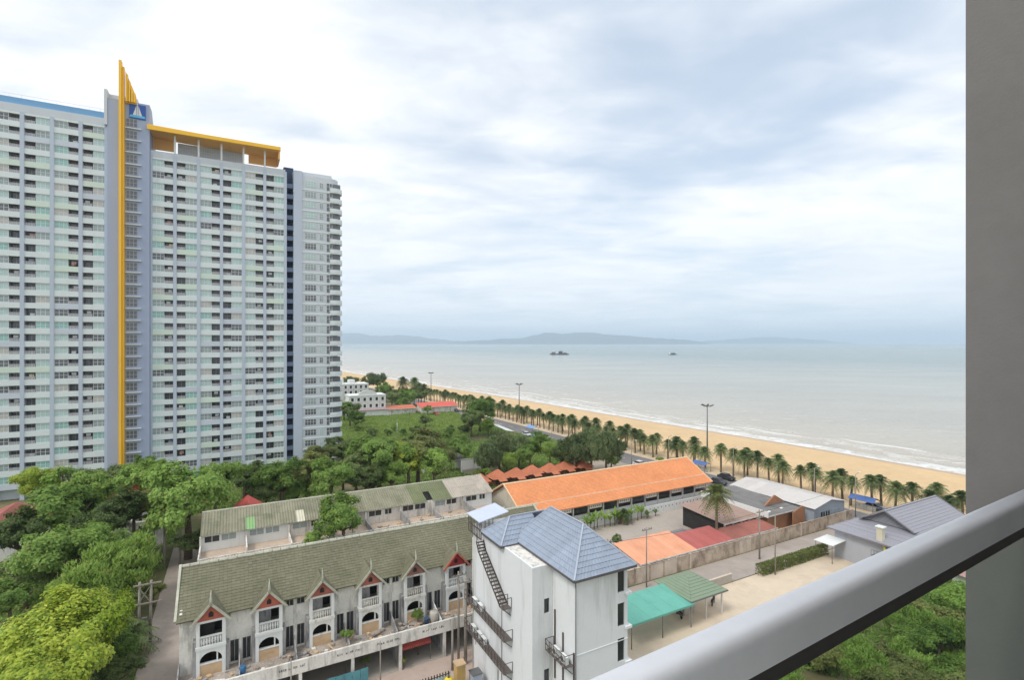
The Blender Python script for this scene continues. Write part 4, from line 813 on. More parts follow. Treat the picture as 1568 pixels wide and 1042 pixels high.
    bx('string_course', BLOCKW, T, 2.0, 7.62, -.04, .0, 9.1, 9.16)
white_block()

# ------------------------------------------------------------------ long orange roofed hall
ORANGE = mat('orange_roof_tile', rgb(222, 148, 100), 0.75, 0.07, 0.2, island=0.06, fine=.03, stain=0.35, stain_col=rgb(200, 124, 80), stain_scale=(0.3, 0.3, 0.3))
def hall():
    T = root('long_hall', 'long single-storey hall with bright orange tiled roof', 'hall', grid(45, 79.0)); L_ = 48.3; ZE = 4.0; ZR = 8.0; YR = 7.5
    def P(t): return (t * YR - .0, ZE + (ZR - ZE) * t)
    for side in (0, 1):
        for (t0, t1, nc, dz) in ((0.0, 0.30, 7, 0.0), (0.29, 1.0, 17, 0.13)):
            y0, z0 = P(t0); y1, z1 = P(t1)
            if side: y0, y1 = 15 - y0, 15 - y1
            a, b, c = (0, y0, z0 + dz), (L_, y0, z0 + dz), (0, y1, z1 + dz * (0 if t1 == 1 else 1))
            m = tiles(MB(), a, b, c, nc, 130, .04, .006) if not side else tiles(MB(), b, a, (L_, y1, z1), nc, 130, .04, .006)
            m.slab([(0, y0, z0 + dz - .04), (L_, y0, z0 + dz - .04), (L_, y1, z1 - .04), (0, y1, z1 - .04)], .1) if not side else m.slab([(L_, y0, z0 + dz - .04), (0, y0, z0 + dz - .04), (0, y1, z1 - .04), (L_, y1, z1 - .04)], .1)
            tag(m.build('roof_tiles', ORANGE, T), kind='stuff')
        y, z = P(.29); y = 15 - y if side else y; MB().box(-.02, L_ + .02, y - .06, y - .01, z - .02, z + .16).build('roof_step', mat('pale_roof_step', rgb(244, 214, 186), .8), T)
    RC = mat('pale_ridge', rgb(226, 196, 160), .8, .08, 1.0)
    for k in range(24): MB().prism([(YR - .25, ZR - .02), (YR - .1, ZR + .14), (YR + .1, ZR + .14), (YR + .25, ZR - .02)], 'x', k * 2.02, k * 2.02 + 1.98).build('ridge_cap', RC, T)
    for x in (-.15, L_ + .05):
        for s in (0, 1): MB().beam((x, 15.05 * s - .05 * (1 - s), ZE + .05), (x, YR, ZR + .12), .2, .22).build('verge', RC, T)
    for x in (.5, L_ - .7): MB().prism([(1.2, 0), (13.8, 0), (13.8, ZE + .4), (YR, ZR - .25), (1.2, ZE + .4)], 'x', x, x + .2).build('end_wall', mat('hall_cream', rgb(214, 206, 190), .85, .1, .4, stain=.3), T)
    bx('back_wall', OLDWHITE, T, .7, L_ - .7, 13.6, 13.8, 0, ZE + .3); n = 13; w = (L_ - 1.4) / n; CRM = MATS['hall_cream']
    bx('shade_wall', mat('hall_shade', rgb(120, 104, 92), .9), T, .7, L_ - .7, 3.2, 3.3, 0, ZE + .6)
    for i in range(n):
        x = .7 + i * w
        bx('column', OLDWHITE, T, x - .13, x + .13, 1.0, 1.3, 0, ZE + .35); bx('low_wall', WHITE, T, x + .14, x + w - .14, 1.1, 1.25, 0, 1.9)
        if i % 2 == 0:
            s = bx('valance', mat('valance_white', rgb(226, 222, 212), .9, .06, .6), T, x + .2, x + w - .5, .92, 1.0, 2.75, 3.6)
            for k in range(5): bx('print', mat('valance_print', rgb(120, 112, 100), .9), s, x + .5 + k * .5, x + .72 + k * .5, .905, .918, 3.05, 3.3)
        else: bx('window_opening', DARKGLASS, T, x + .4, x + w - .4, 1.12, 1.2, 2.2, 3.5)
    # garden wall with lozenge holes
    for i in range(12):
        x = 8 + i * 3.1; p = bx('garden_wall_panel', WHITE, T, x, x + 3.04, -.9, -.75, 0, 1.75)
        for k in range(3): MB().prism([(x + .6 + k * .95, .95), (x + .72 + k * .95, 1.12), (x + .6 + k * .95, 1.29), (x + .48 + k * .95, 1.12)], 'y', -.92, -.905).build('lozenge', INTERIOR, p)
hall()

# ------------------------------------------------------------------ small roofs behind the lane wall
def shed(name, label, b0, b1, a0, a1, zf, zb, roofm, wallm, cat='shed', ov=.35, n=None, th=.1, sheetw=1.0):
    T = root(name, label, cat, grid(b0, a0)); w, d = b1 - b0, a1 - a0
    for x in (.25, w - .4): MB().prism([(.3, 0), (d - .3, 0), (d - .3, zb - .28), (.3, zf - .12)], 'x', x, x + .15).build('side_wall', wallm, T)
    bx('front_wall', wallm, T, .4, w - .4, .3, .45, 0, zf - .1); bx('rear_wall', wallm, T, .4, w - .4, d - .45, d - .3, 0, zb - .35)
    k = max(2, int((w + .6) / sheetw)); sw = (w + 2 * ov) / k
    for i in range(k):
        x = -ov + i * sw; MB().slab([(x, -ov, zf + .02 * (i % 2)), (x + sw * 1.01, -ov, zf + .02 * (i % 2)), (x + sw * 1.01, d + ov, zb + .02 * (i % 2)), (x, d + ov, zb + .02 * (i % 2))], .05).build('roof_sheet', roofm, T)
    bx('fascia', OLDWHITE, T, -ov, w + ov, -ov - .04, -ov - .005, zf - .2, zf + .02); return T, w, d
t, w, d = shed('orange_shed', 'low shed with smooth pale orange roof behind the lane wall', 52.4, 63.4, 57.2, 62.6, 2.5, 3.5, mat('pale_orange_sheet', rgb(224, 160, 126), .7, .07, .4, stain=.35, stain_col=rgb(206, 134, 98), stain_scale=(.5, .5, .5), fine=.03, objvar=.06), OLDWHITE)
for x in (2.2, 4.6, 7.2): bx('window', DARKGLASS, t, x, x + 1.1, .27, .29, 1.1, 2.0)
t, w, d = shed('red_shed', 'low shed with faded crimson sheet roof beside the orange one', 63.9, 72.0, 57.3, 61.6, 2.45, 3.2, mat('crimson_sheet', rgb(178, 98, 92), .65, .08, .5, stain=.6, stain_col=rgb(160, 84, 78), stain_scale=(.5, .5, .5), fine=.06, objvar=.07), OLDWHITE)
t, w, d = shed('brown_shed', 'low shed with rust-brown sheet roof between crimson shed and lane pole', 72.6, 83.6, 57.3, 60.4, 2.4, 2.9, mat('rust_brown_sheet', rgb(156, 98, 86), .8, .12, .5, stain=.4, stain_scale=(.4, .4, .4)), OLDWHITE)
t, w, d = shed('brown_tiled_house', 'open-sided house with dull brown tiled roof behind the tall palm', 75.2, 84.3, 61.2, 71.0, 3.3, 3.9, mat('dull_brown_tile', rgb(160, 136, 124), .85, .1, .5, island=.03, stain=.3, stain_col=rgb(130, 108, 98), stain_scale=(.5, .5, .5)), INTERIOR, cat='house')
for i in range(5): bx('post', OLDWHITE, t, .2 + i * 2.15, .45 + i * 2.15, -.1, .15, 0, 3.2)
t, w, d = shed('grey_roofed_house', 'house with flat weathered grey roof, white fascia and orange timber end', 85.0, 94.2, 59.6, 74.0, 3.6, 4.2, mat('weathered_grey_roof', rgb(124, 122, 120), .85, .1, .4, stain=.4, stain_scale=(.3, .3, .3), fine=.06), mat('orange_timber', rgb(160, 116, 86), .8, .15, .8), cat='house')
bx('white_fascia', WHITE, t, -.5, -.36, -.4, d + .4, 3.3, 3.9 + .5)
MB().prism([(3.4, 4.0), (9.4, 4.0), (6.4, 5.6)], 'y', 3.0, 3.3).build('timber_gable', MATS['orange_timber'], t); MB().prism([(6.0, 0.3), (9.6, 0.3), (9.6, 3.9), (8.8, 4.3), (6.0, 3.4)], 'y', -.9, -.7).build('timber_gable', MATS['orange_timber'], t)
def gabled(name, label, b0, b1, a0, a1, ze, zr, roofm, wallm, ov=.4, cat='house', n=10):
    T = root(name, label, cat, grid(b0, a0)); w, d = b1 - b0, a1 - a0; xc = w / 2
    bx('wall', wallm, T, 0, w, 0, .2, 0, ze - .05); bx('wall', wallm, T, 0, .2, .2, d - .2, 0, ze - .05); bx('wall', wallm, T, w - .2, w, .2, d - .2, 0, ze - .05); bx('wall', wallm, T, 0, w, d - .2, d, 0, ze - .05)
    for y in (0, d - .2): MB().prism([(0, ze - .05), (w, ze - .05), (xc, zr - .15)], 'y', y + .01, y + .19).build('gable', wallm, T)
    for i in range(n):
        y0 = -ov + (d + 2 * ov) * i / n; y1 = -ov + (d + 2 * ov) * (i + 1.01) / n; e = .015 * (i % 2)
        MB().slab([(-ov, y0, ze - ov * .2 + e), (xc, y0, zr + e), (xc, y1, zr + e), (-ov, y1, ze - ov * .2 + e)], .06).build('roof_sheet', roofm, T); MB().slab([(xc, y0, zr + e), (w + ov, y0, ze - ov * .2 + e), (w + ov, y1, ze - ov * .2 + e), (xc, y1, zr + e)], .06).build('roof_sheet', roofm, T)
    return T, w, d
t, w, d = gabled('white_roofed_warehouse', 'warehouse with pale grey-white sheet roof and blue-grey walls by the road', 95.6, 105.6, 57.6, 75.5, 3.9, 4.9, mat('white_sheet_roof', rgb(196, 192, 188), .7, .06, .3, fine=.03, objvar=.05, stain=.4, stain_col=rgb(166, 160, 154), stain_scale=(.3, .3, .3)), mat('blue_grey_wall', rgb(160, 168, 178), .85, .06, .5, stain=.2))
for x in (2.2, 3.8): o = bx('window', DARKGLASS, t, x, x + 1.2, -.02, -.005, 1.0, 2.7); bx('frame', WHITE, o, x + .56, x + .64, -.05, -.022, 1.0, 2.7)
for x in (5.6, 6.9, 8.2): bx('shutter', MATS['blue_grey_wall'], t, x, x + 1.0, -.06, -.005, .1, 2.8)

# lane wall: weathered panels between posts
LW = mat('stained_lane_wall', rgb(188, 172, 154), .9, .18, .5, stain=.8, stain_col=rgb(124, 106, 92), stain_scale=(.8, .8, .5), clean=.46, fine=.1); LW2 = mat('pale_lane_wall', rgb(206, 192, 176), .9, .12, .5, stain=.5, stain_col=rgb(140, 122, 106), stain_scale=(.8, .8, .4))
T = root('lane_wall', 'long stained masonry wall along the far side of the lane', 'wall', grid(48, 56.55)); rn = random.Random(3)
for i in range(21):
    x = i * 2.8; bx('panel', LW2 if i in (1, 2, 3, 9) else LW, T, x + .13, x + 2.67, 0, .12, .0, 2.15 + rn.uniform(-.04, .04)); bx('post', LW2 if i % 5 == 0 else LW, T, x - .12, x + .12, -.05, .17, 0, 2.35); bx('coping', LW, T, x + .1, x + 2.7, -.03, .15, 2.19, 2.27)
T = root('garden_wall', 'short concrete wall beside the green tiled gate shelter', 'wall', grid(55.6, 50.5)); bx('panel', CONC, T, 0, 8.2, 0, .2, 0, 1.15); bx('coping', LW2, T, -.05, 8.25, -.04, .24, 1.15, 1.23)

# teal canopy and green tiled shelter
T = root('teal_canopy', 'flat turquoise sheet carport canopy beside the white block', 'canopy', grid(39.5, 44.6)); TE = mat('turquoise_sheet', rgb(104, 172, 156), .65, .07, .3, fine=.03, stain=.45, stain_col=rgb(84, 152, 138), stain_scale=(.4, .4, .4), objvar=.05)
for i in range(10): x = i * 1.0; MB().slab([(x, 0, 2.95 + .015 * (i % 2)), (x + 1.01, 0, 2.95 + .015 * (i % 2)), (x + 1.01, 5.2, 3.25 + .015 * (i % 2)), (x, 5.2, 3.25 + .015 * (i % 2))], .05).build('roof_sheet', TE, T)
bx('edge_trim', TE, T, -.05, 10.05, -.1, -.01, 2.75, 2.99)
for x in (.2, 5.0, 9.7):
    for y in (.2, 4.9): MB().tube([(x, y, 0), (x, y, 2.9)], .06, 8).build('post', METAL, T)
T = root('gate_shelter', 'open gate shelter with hipped sage green tiled roof', 'shelter', grid(49.4, 45.0)); GT = mat('sage_green_tile', rgb(130, 146, 124), .75, .08, .5, island=.05, stain=.35, stain_col=rgb(102, 120, 98), stain_scale=(.5, .5, .5))
def hipc(T, x0, x1, y0, y1, ze, zr, xr0, xr1, yr, n, m, name='roof_course'):
    for bl, br, tr, tl in (((x0, y0), (x1, y0), (xr1, yr), (xr0, yr)), ((x1, y0), (x1, y1), (xr1, yr), (xr1, yr)), ((x1, y1), (x0, y1), (xr0, yr), (xr1, yr)), ((x0, y1), (x0, y0), (xr0, yr), (xr0, yr))):
        bl, br, tr, tl = Vector((*bl, ze)), Vector((*br, ze)), Vector((*tr, zr)), Vector((*tl, zr)); nr = (br - bl).cross(tl - bl).normalized() * .05
        for k in range(n):
            a, b, c, d = bl.lerp(tl, k / n), br.lerp(tr, k / n), br.lerp(tr, min(1, (k + 1.05) / n)), bl.lerp(tl, min(1, (k + 1.05) / n))
            MB().add([a + nr, b + nr, c + nr * .2, d + nr * .2, a - nr, b - nr], [(0, 1, 2, 3), (4, 5, 1, 0)]).build(name, m, T)
hipc(T, -.2, 6.4, -.2, 6.2, 3.1, 4.5, 2.8, 3.8, 3.0, 8, GT); MB().slab([(-.1, -.1, 3.1), (6.3, -.1, 3.1), (6.3, 6.1, 3.1), (-.1, 6.1, 3.1)], .08).build('ceiling', OLDWHITE, T); bx('gutter', METAL, T, -.25, 6.45, -.3, -.2, 2.98, 3.1)
for x in (.3, 3.0, 5.9):
    for y in (.3, 5.7): bx('post', OLDWHITE, T, x - .08, x + .08, y - .08, y + .08, 0, 3.02)
bx('counter', CONC, T, 1.0, 2.8, 2.0, 2.3, 0, 1.0)

# grey roofed house by the parking lot: dutch gable
def grey_house():
    T = root('grey_roofed_villa', 'low villa with slate grey gabled roof and grey walls by the parking lot', 'house', grid(86, 36.2)); GR = mat('slate_grey_tile', rgb(148, 148, 156), .7, .05, .4, island=.05, stain=.25, stain_col=rgb(110, 110, 118), stain_scale=(.4, .4, .4)); GW = mat('pale_grey_wall', rgb(172, 175, 182), .85, .05, .5, stain=.2)
    y0, y1 = -.3, 13.2; ze = 4.7; yc = 6.7; zr = 8.5; xg = 4.2; L_ = 20
    bx('wall', GW, T, 0.3, .5, .5, 12.4, 0, ze + .3); bx('wall', GW, T, .5, L_, 12.2, 12.4, 0, ze + .2); bx('wall', GW, T, .5, L_, .5, .7, 0, ze + .2); MB().prism([(.7, 0), (12.2, 0), (12.2, ze + .1), (yc, zr - .5), (.7, ze + .1)], 'x', L_ - .4, L_ - .2).build('wall', GW, T)
    def sl(pts, n, bl, br, tr, tl):
        bl, br, tr, tl = map(Vector, (bl, br, tr, tl)); nr = (br - bl).cross(tl - bl).normalized() * .05
        for k in range(n):
            a, b, c, d = bl.lerp(tl, k / n), br.lerp(tr, k / n), br.lerp(tr, min(1, (k + 1.05) / n)), bl.lerp(tl, min(1, (k + 1.05) / n)); MB().add([a + nr, b + nr, c + nr * .2, d + nr * .2, a - nr, b - nr], [(0, 1, 2, 3), (4, 5, 1, 0)]).build('roof_course', GR, T)
    zg = 6.3; ta = (zg - ze) / (zr - ze)
    ya, yb = y0 + (yc - y0) * ta, y1 + (yc - y1) * ta
    sl(0, 6, (-.5, y1, ze), (-.5, y0, ze), (xg + .9, ya, zg), (xg + .9, yb, zg))               # skirt
    sl(0, 7, (-.5, y0, ze), (L_ + .3, y0, ze), (L_ + .3, ya, zg), (xg + .9, ya, zg)); sl(0, 9, (xg - .5, ya, zg), (L_ + .3, ya, zg), (L_ + .3, yc, zr), (xg - .5, yc, zr))
    sl(0, 7, (L_ + .3, y1, ze), (-.5, y1, ze), (xg + .9, yb, zg), (L_ + .3, yb, zg)); sl(0, 9, (L_ + .3, yb, zg), (xg - .5, yb, zg), (xg - .5, yc, zr), (L_ + .3, yc, zr))
    MB().prism([(ya + .3, zg - .05), (yb - .3, zg - .05), (yc, zr - .2)], 'x', xg + .2, xg + .35).build('gable', mat('gable_dark_grey', rgb(128, 126, 130), .85, .05, .5), T)
    for k in range(8): bx('gable_slat', GW, T, xg + .12, xg + .2, yc - 2.6 + k * .32 , yc + 2.6 - k * .32, zg + .1 + k * .2, zg + .14 + k * .2)
    MB().beam((xg - .5, yc, zr + .06), (L_ + .3, yc, zr + .06), .3, .12).build('ridge_cap', GR, T)
    for s, y in ((0, y0), (1, y1)): MB().beam((L_ + .35, y, ze), (L_ + .35, yc, zr + .05), .12, .25).build('bargeboard', MATS['gable_dark_grey'], T)
    for s, y in ((0, ya), (1, yb)): MB().beam((xg - .52, y, zg), (xg - .52, yc, zr + .04), .1, .2).build('bargeboard', MATS['gable_dark_grey'], T)
    bx('gutter', MATS['gable_dark_grey'], T, -.62, -.5, y0, y1, ze - .15, ze + .02)
    ch = MB(); ch.box(-.1, .7, 5.2, 6.0, 4.6, 6.9); ch.build('flue', mat('flue_cream', rgb(206, 200, 178), .8, .08, .6), T); bx('flue_cap', FRAME, T, -.25, .85, 5.05, 6.15, 6.9, 7.05)
    MB().tube([(0.0, 4.9, 2.6), (0.0, 4.9, 4.8)], .18, 10).build('duct', mat('duct_yellow', rgb(206, 196, 90), .6), T); bx('rack', DARKMETAL, T, -.75, .28, 3.2, 6.4, 2.5, 2.58)
    r = MB(); [r.box(-.75, -.71, 3.2 + k * .4, 3.24 + k * .4, 2.58, 3.4) for k in range(9)]; r.box(-.75, -.71, 3.2, 6.4, 3.4, 3.44); r.build('rack_rail', DARKMETAL, T)
    MB().slab([(-3.4, 10.6, 3.0), (.3, 10.6, 3.2), (.3, 13.6, 3.2), (-3.4, 13.6, 3.0)], .08).build('porch_roof', WHITE, T)
    for x, y in ((-3.2, 10.8), (-3.2, 13.4)): MB().tube([(x, y, 0), (x, y, 2.95)], .05, 6).build('porch_post', METAL, T)
grey_house()

# ------------------------------------------------------------------ bungalows with terracotta pyramid roofs
TERRA = mat('terracotta_tile', rgb(186, 116, 86), .8, .1, .5, island=.08, stain=.3, stain_col=rgb(150, 76, 52), stain_scale=(.6, .6, .6)); TIMB = mat('dark_timber', rgb(104, 70, 52), .85, .15, 1.0)
def bungalow(b, a, label, s=1.0):
    T = root('bungalow', label, 'bungalow', grid(b, a), TH, 'terracotta bungalows behind the orange hall')
    bx('wall', TIMB, T, -1.9, 1.9, -1.9, 1.9, 0, 2.5); hipc(T, -2.7, 2.7, -2.7, 2.7, 2.4, 4.5, -.25, .25, 0, 6, TERRA)
    MB().slab([(-1.2, -4.0, 2.05), (1.2, -4.0, 2.05), (1.2, -2.2, 2.6), (-1.2, -2.2, 2.6)], .08).build('porch_roof', TERRA, T)
    for x in (-1.05, 1.05): bx('porch_post', TIMB, T, x - .07, x + .07, -3.9, -3.76, 0, 2.05)
    bx('door', INTERIOR, T, -.5, .5, -1.95, -1.9, 0, 2.0)
    for x in (-1.5, .8): bx('window', DARKGLASS, T, x, x + .7, -1.94, -1.9, .9, 1.9)
    T.scale = (s, s, s); return T
for i, b in enumerate((51.6, 56.6, 61.5, 66.4, 71.5, 76.6, 81.6)): bungalow(b, 111.6 + (i % 2) * .5, 'small bungalow with terracotta pyramid roof, %s from the left in its row' % nth(i), .86 if i else .8)

# ------------------------------------------------------------------ far white hotel and low buildings
def hotel(name, label, b, a, w, d, h, fl, bays, top=None):
    T = root(name, label, 'hotel', grid(b, a)); bx('wall', WHITE, T, 0, w, 0, d, 0, h); bx('parapet', WHITE, T, -.15, w + .15, -.15, d + .15, h, h + .5)
    fh = h / fl; bw = w / bays; wm = MB().box(-.55, .55, -.03, 0, 0, 1.5).mesh('window', DARKGLASS); sm = MB().box(-.7, .7, -.25, 0, -.15, 0).mesh('sill', WHITE)
    for f in range(fl):
        for i in range(bays): o = link('window', wm, T, (bw * (i + .5), -.004, f * fh + .9)); link('sill', sm, o, (0, 0, 0))
        for i in range(max(2, int(d / 3))): link('window', wm, T, (w + .004, d * (i + .5) / max(2, int(d / 3)), f * fh + .9), math.pi / 2)
    for i in range(bays + 1): bx('pilaster', OLDWHITE, T, bw * i - .12, bw * i + .12, -.12, -.004, 0, h)
    return T
t = hotel('seaside_hotel', 'white three-storey hotel with arched top beyond the meadow', 47, 247, 17, 10, 9.5, 3, 6); MB().prism([(4, 10.0)] + [(8.5 - 4.5 * math.cos(x), 10 + 2.2 * math.sin(x)) for x in [math.pi * k / 8 for k in range(1, 8)]] + [(13, 10.0)], 'y', .2, 1.2).build('roof_arch', WHITE, t); bx('annex', WHITE, t, 1, 19, -3.5, -.3, 0, 3.0); bx('annex_roof', mat('faded_mauve_roof', rgb(180, 150, 152), .8), t, .7, 19.3, -3.9, -.1, 3.0, 3.3)
hotel('seaside_hotel', 'white blocky hotel half hidden by the tower, nearest to it', 33, 262, 13, 12, 12.5, 4, 5); t = hotel('seaside_hotel', 'small white hotel wing with stepped roof behind the other white hotels', 44, 292, 22, 12, 11.5, 4, 8); bx('roof_hut', WHITE, t, 3, 9, 3, 8, 12, 15); bx('roof_hut', WHITE, t, 12, 15, 2, 8, 12, 14)
t, w, d = shed('red_roofed_bar', 'long low bar with bright red roof at the far end of the meadow', 80, 99, 241, 249, 3.2, 4.6, mat('bright_red_sheet', rgb(206, 96, 82), .7, .06, .5), OLDWHITE, cat='bar', sheetw=2.2)
t, w, d = shed('brown_roofed_bar', 'low bar with dull terracotta roof left of the bright red one', 64.5, 78, 243, 250, 3.0, 3.9, mat('dull_terracotta_sheet', rgb(190, 112, 88), .8, .1, .4), OLDWHITE, cat='bar', sheetw=2.2)
T = root('white_canopy', 'long white curved canopy by the beach road', 'canopy', at(768, 668, 0), math.radians(112))
for i in range(8): MB().slab([(i * 2.2 - 9, -1.6, 3.0), (i * 2.2 - 6.82, -1.6, 3.0), (i * 2.2 - 6.82, 1.6, 3.6), (i * 2.2 - 9, 1.6, 3.6)], .08).build('roof_panel', WHITE, T)
for i in range(5):
    for y in (-1.3, 1.3): MB().tube([(i * 4 - 8.4, y, 0), (i * 4 - 8.4, y, 3.1)], .07, 6).build('post', METAL, T)
T = root('white_wall', 'blank white rendered wall among trees left of the bungalows', 'wall', at(722, 724, 0) , TH); bx('panel', WHITE, T, -3, 3, 0, .25, 0, 3.6); bx('coping', CONC, T, -3.1, 3.1, -.05, .3, 3.6, 3.75); bx('panel', CONC, T, -3, 3, -.8, -.6, 0, 1.2)
t, w, d = shed('fence_house', 'low house with grey roof under trees left of the bungalows', 44, 56, 131, 138, 2.8, 3.3, MATS['weathered_grey_roof'], OLDWHITE, cat='house')
# roofs that peep out of the left-hand wood
for (lab, px, py, z, w, d, col, nm) in (('house with dull red roof at the left edge of the picture', 8, 800, 5.0, 9, 10, rgb(168, 104, 96), 'red_roofed_house'), ('temple-like house with red roof and stacked white finial in the trees', 192, 760, 6.0, 6, 6, rgb(190, 84, 66), 'shrine_house'), ('house with bright red roof behind the corrugated row', 380, 782, 6.2, 4.5, 5, rgb(184, 86, 78), 'red_roofed_house')):
    p = at(px, py, z); b, a = togrid(p); t, w_, d_ = gabled(nm, lab, b - w / 2, b + w / 2, a - d / 2, a + d / 2, z, z + 1.9, mat(nm + lab[:12].replace(' ', '_'), col, .8, .1, .5), OLDWHITE, n=7)
    if nm == 'shrine_house':
        for k, (s, z0) in enumerate(((1.5, 8.0), (1.1, 9.2), (.7, 10.4))): bx('finial_block', CONC, t, 3 - s, 3 + s, 3 - s, 3 + s, z0, z0 + 1.2)
        MB().slab([(-.5, 1, 7.4), (6.5, 1, 7.4), (6.5, 1.6, 8.2), (-.5, 1.6, 8.2)], .1).build('roof_fin', mat('shrine_red', rgb(196, 88, 66), .8), t)
t, w, d = shed('pink_roofed_shed', 'pink roofed lean-to seen through the glass near the side wall', 88, 97, 28.5, 34.0, 2.6, 3.1, mat('dusty_pink_sheet', rgb(200, 158, 152), .8, .08, .4), OLDWHITE)
gw = root('gate_pillar_house', 'white gate pillars and grey gate half hidden in the wood by the alley', 'gate', at(228, 838, 0), TH)
for x in (-3.2, 1.6): bx('pillar', OLDWHITE, gw, x - .7, x + .7, -.5, .5, 0, 4.6); bx('cap', OLDWHITE, gw, x - .85, x + .85, -.65, .65, 4.6, 4.9)
bx('gate_leaf', METAL, gw, -2.4, .8, -.05, .05, .2, 2.6); bx('lintel', OLDWHITE, gw, -2.45, .85, -.3, .3, 3.9, 4.5)

# ------------------------------------------------------------------ vegetation
GREEN = leaf_mat('leaf_green', rgb(84, 116, 50), rgb(170, 200, 104), .46); DARK = leaf_mat('leaf_dark', rgb(82, 102, 56), rgb(160, 178, 112), .48); YEL_ = leaf_mat('leaf_yellow_green', rgb(138, 164, 50), rgb(222, 230, 108), .48)
BRIGHT = leaf_mat('leaf_bright', rgb(106, 138, 58), rgb(184, 210, 112), .48); OLIV = leaf_mat('leaf_olive', rgb(102, 114, 64), rgb(172, 178, 106), .42); PALML = leaf_mat('palm_leaf', rgb(70, 92, 54), rgb(146, 162, 108), .4); CASU = leaf_mat('casuarina_leaf', rgb(82, 102, 66), rgb(142, 160, 108), .45)
DRY = leaf_mat('dry_leaf', rgb(120, 100, 60), rgb(170, 146, 96))
def crown_mesh(seed, mats, nclump=90, per=190, leaf=.036, flat=.80, droop=0.0, lobes=5, dry=.01):
    rn = random.Random(seed); vs = []; fs = []; mi = []; U_ = rn.uniform; cl = []
    lob = [(Vector((U_(-.55, .55), U_(-.55, .55), U_(-.2, .45))), U_(.42, .62)) for _ in range(lobes)]
    while len(cl) < nclump:
        c, r = rn.choice(lob); d = Vector((rn.gauss(0, 1), rn.gauss(0, 1), rn.gauss(.25, 1))).normalized(); p = c + d * r * U_(.55, 1.0); p.z *= flat
        if p.z > -.55 * flat: cl.append((p, U_(.11, .24), U_(0, 1)))
    for p, r, tone in cl:
        out = Vector((p.x, p.y, p.z + .25)).normalized(); n = int(per * (r / .2) ** 1.6)
        for _ in range(n):
            d = Vector((rn.gauss(0, 1), rn.gauss(0, 1), rn.gauss(.2, .9))).normalized(); q = p + d * r * (U_(.3, 1.0) ** .6) * Vector((1, 1, .8)).length / 1.62
            q = p + Vector((d.x * r, d.y * r, d.z * r * .8)) * (U_(.35, 1.08))
            if droop: q.z -= droop * r * U_(0, 1.2) * (1 - max(0, d.z))
            nn = (d * .7 + out * .9 + Vector((U_(-.6, .6), U_(-.6, .6), U_(0, 1.1)))).normalized(); t = nn.orthogonal().normalized(); t = Matrix.Rotation(U_(0, 6.28), 3, nn) @ t
            if droop: t = (t + Vector((0, 0, -1.2))).normalized(); nn = (nn - t * nn.dot(t)).normalized()
            b = nn.cross(t); s = leaf * U_(.6, 1.35); l = s * (1.1 + droop); w = s * (.62 if not droop else .4); o = len(vs)
            vs += [q - t * l, q + b * w - nn * s * .15, q + t * l - nn * s * .25, q - b * w - nn * s * .15]; fs.append((o, o + 1, o + 2, o + 3)); mi.append(1 if rn.random() < dry else 0)
    me = bpy.data.meshes.new('crown'); me.from_pydata([tuple(v) for v in vs], [], fs)
    for m in mats: me.materials.append(m)
    me.polygons.foreach_set('material_index', mi); me.update(); return me, cl
def trunk_mesh(seed, cl, h):                                     # trunk of height h under a crown of unit radius, limbs to some clumps
    rn = random.Random(seed); mb = MB(); top = Vector((0, 0, -.35)); mb.tube([(0, 0, -h), (rn.uniform(-.03, .03), rn.uniform(-.03, .03), -h * .6), (0, 0, -.5), top], [.085, .066, .055, .045], 8)
    for p, r, t in rn.sample(cl, 14):
        m = top.lerp(p, .5) + Vector((rn.uniform(-.06, .06), rn.uniform(-.06, .06), -.05)); mb.tube([top - Vector((0, 0, .1)), m, p], [.035, .022, .008], 5)
    return mb.mesh('trunk', BARK)
KINDS = {}
def kind(name, seeds, mats, **kw): KINDS[name] = [crown_mesh(s, mats, **kw) for s in seeds]
kind('green', (1, 2, 3), [GREEN, DRY]); kind('dark', (4, 5), [DARK, DRY]); kind('bright', (6, 7), [BRIGHT, DRY], droop=.35); kind('yellow', (8, 9), [YEL_, GREEN], dry=.10, nclump=110, per=230, leaf=.030); kind('olive', (10, 11), [OLIV, DRY], dry=.03); kind('casu', (12,), [CASU, DRY], droop=1.3, leaf=.05, flat=1.15)
kind('bush', (13, 14), [GREEN, YEL_], dry=.05, flat=.7, lobes=4, nclump=70); TRUNKS = {}
def tree(k, loc, R_, zc, label, cat='tree', group=None, name=None, sq=1.0, i=0, rz=0.0):
    """a tree whose crown of radius R_ is centred zc above the ground at loc"""
    me, cl = KINDS[k][i % len(KINDS[k])]; hn = round(max(.5, zc / R_), 1); key = (k, i % len(KINDS[k]), hn)
    if key not in TRUNKS: TRUNKS[key] = trunk_mesh(len(TRUNKS), cl, hn)
    T = root(name or {'green': 'broadleaf_tree', 'dark': 'dark_tree', 'bright': 'bamboo_tree', 'yellow': 'yellow_green_tree', 'olive': 'olive_green_tree', 'casu': 'casuarina_tree', 'bush': 'bush'}[k], label, cat, Vector((loc[0], loc[1], loc[2] if len(loc) > 2 else 0)), rz, group)
    link('trunk', TRUNKS[key], T, (0, 0, zc), 0, (R_, R_, zc / hn)); link('crown', me, T, (0, 0, zc), 0, (R_, R_, R_ * sq)); return T
def ptree(k, px, py, rpx, zc, label, i=0, sq=1.0, **kw):
    p = at(px, py, zc); tree(k, (p.x, p.y), rpx / FPX * p.y * 1.12, zc, label, i=i, sq=sq, rz=px * .37, **kw)
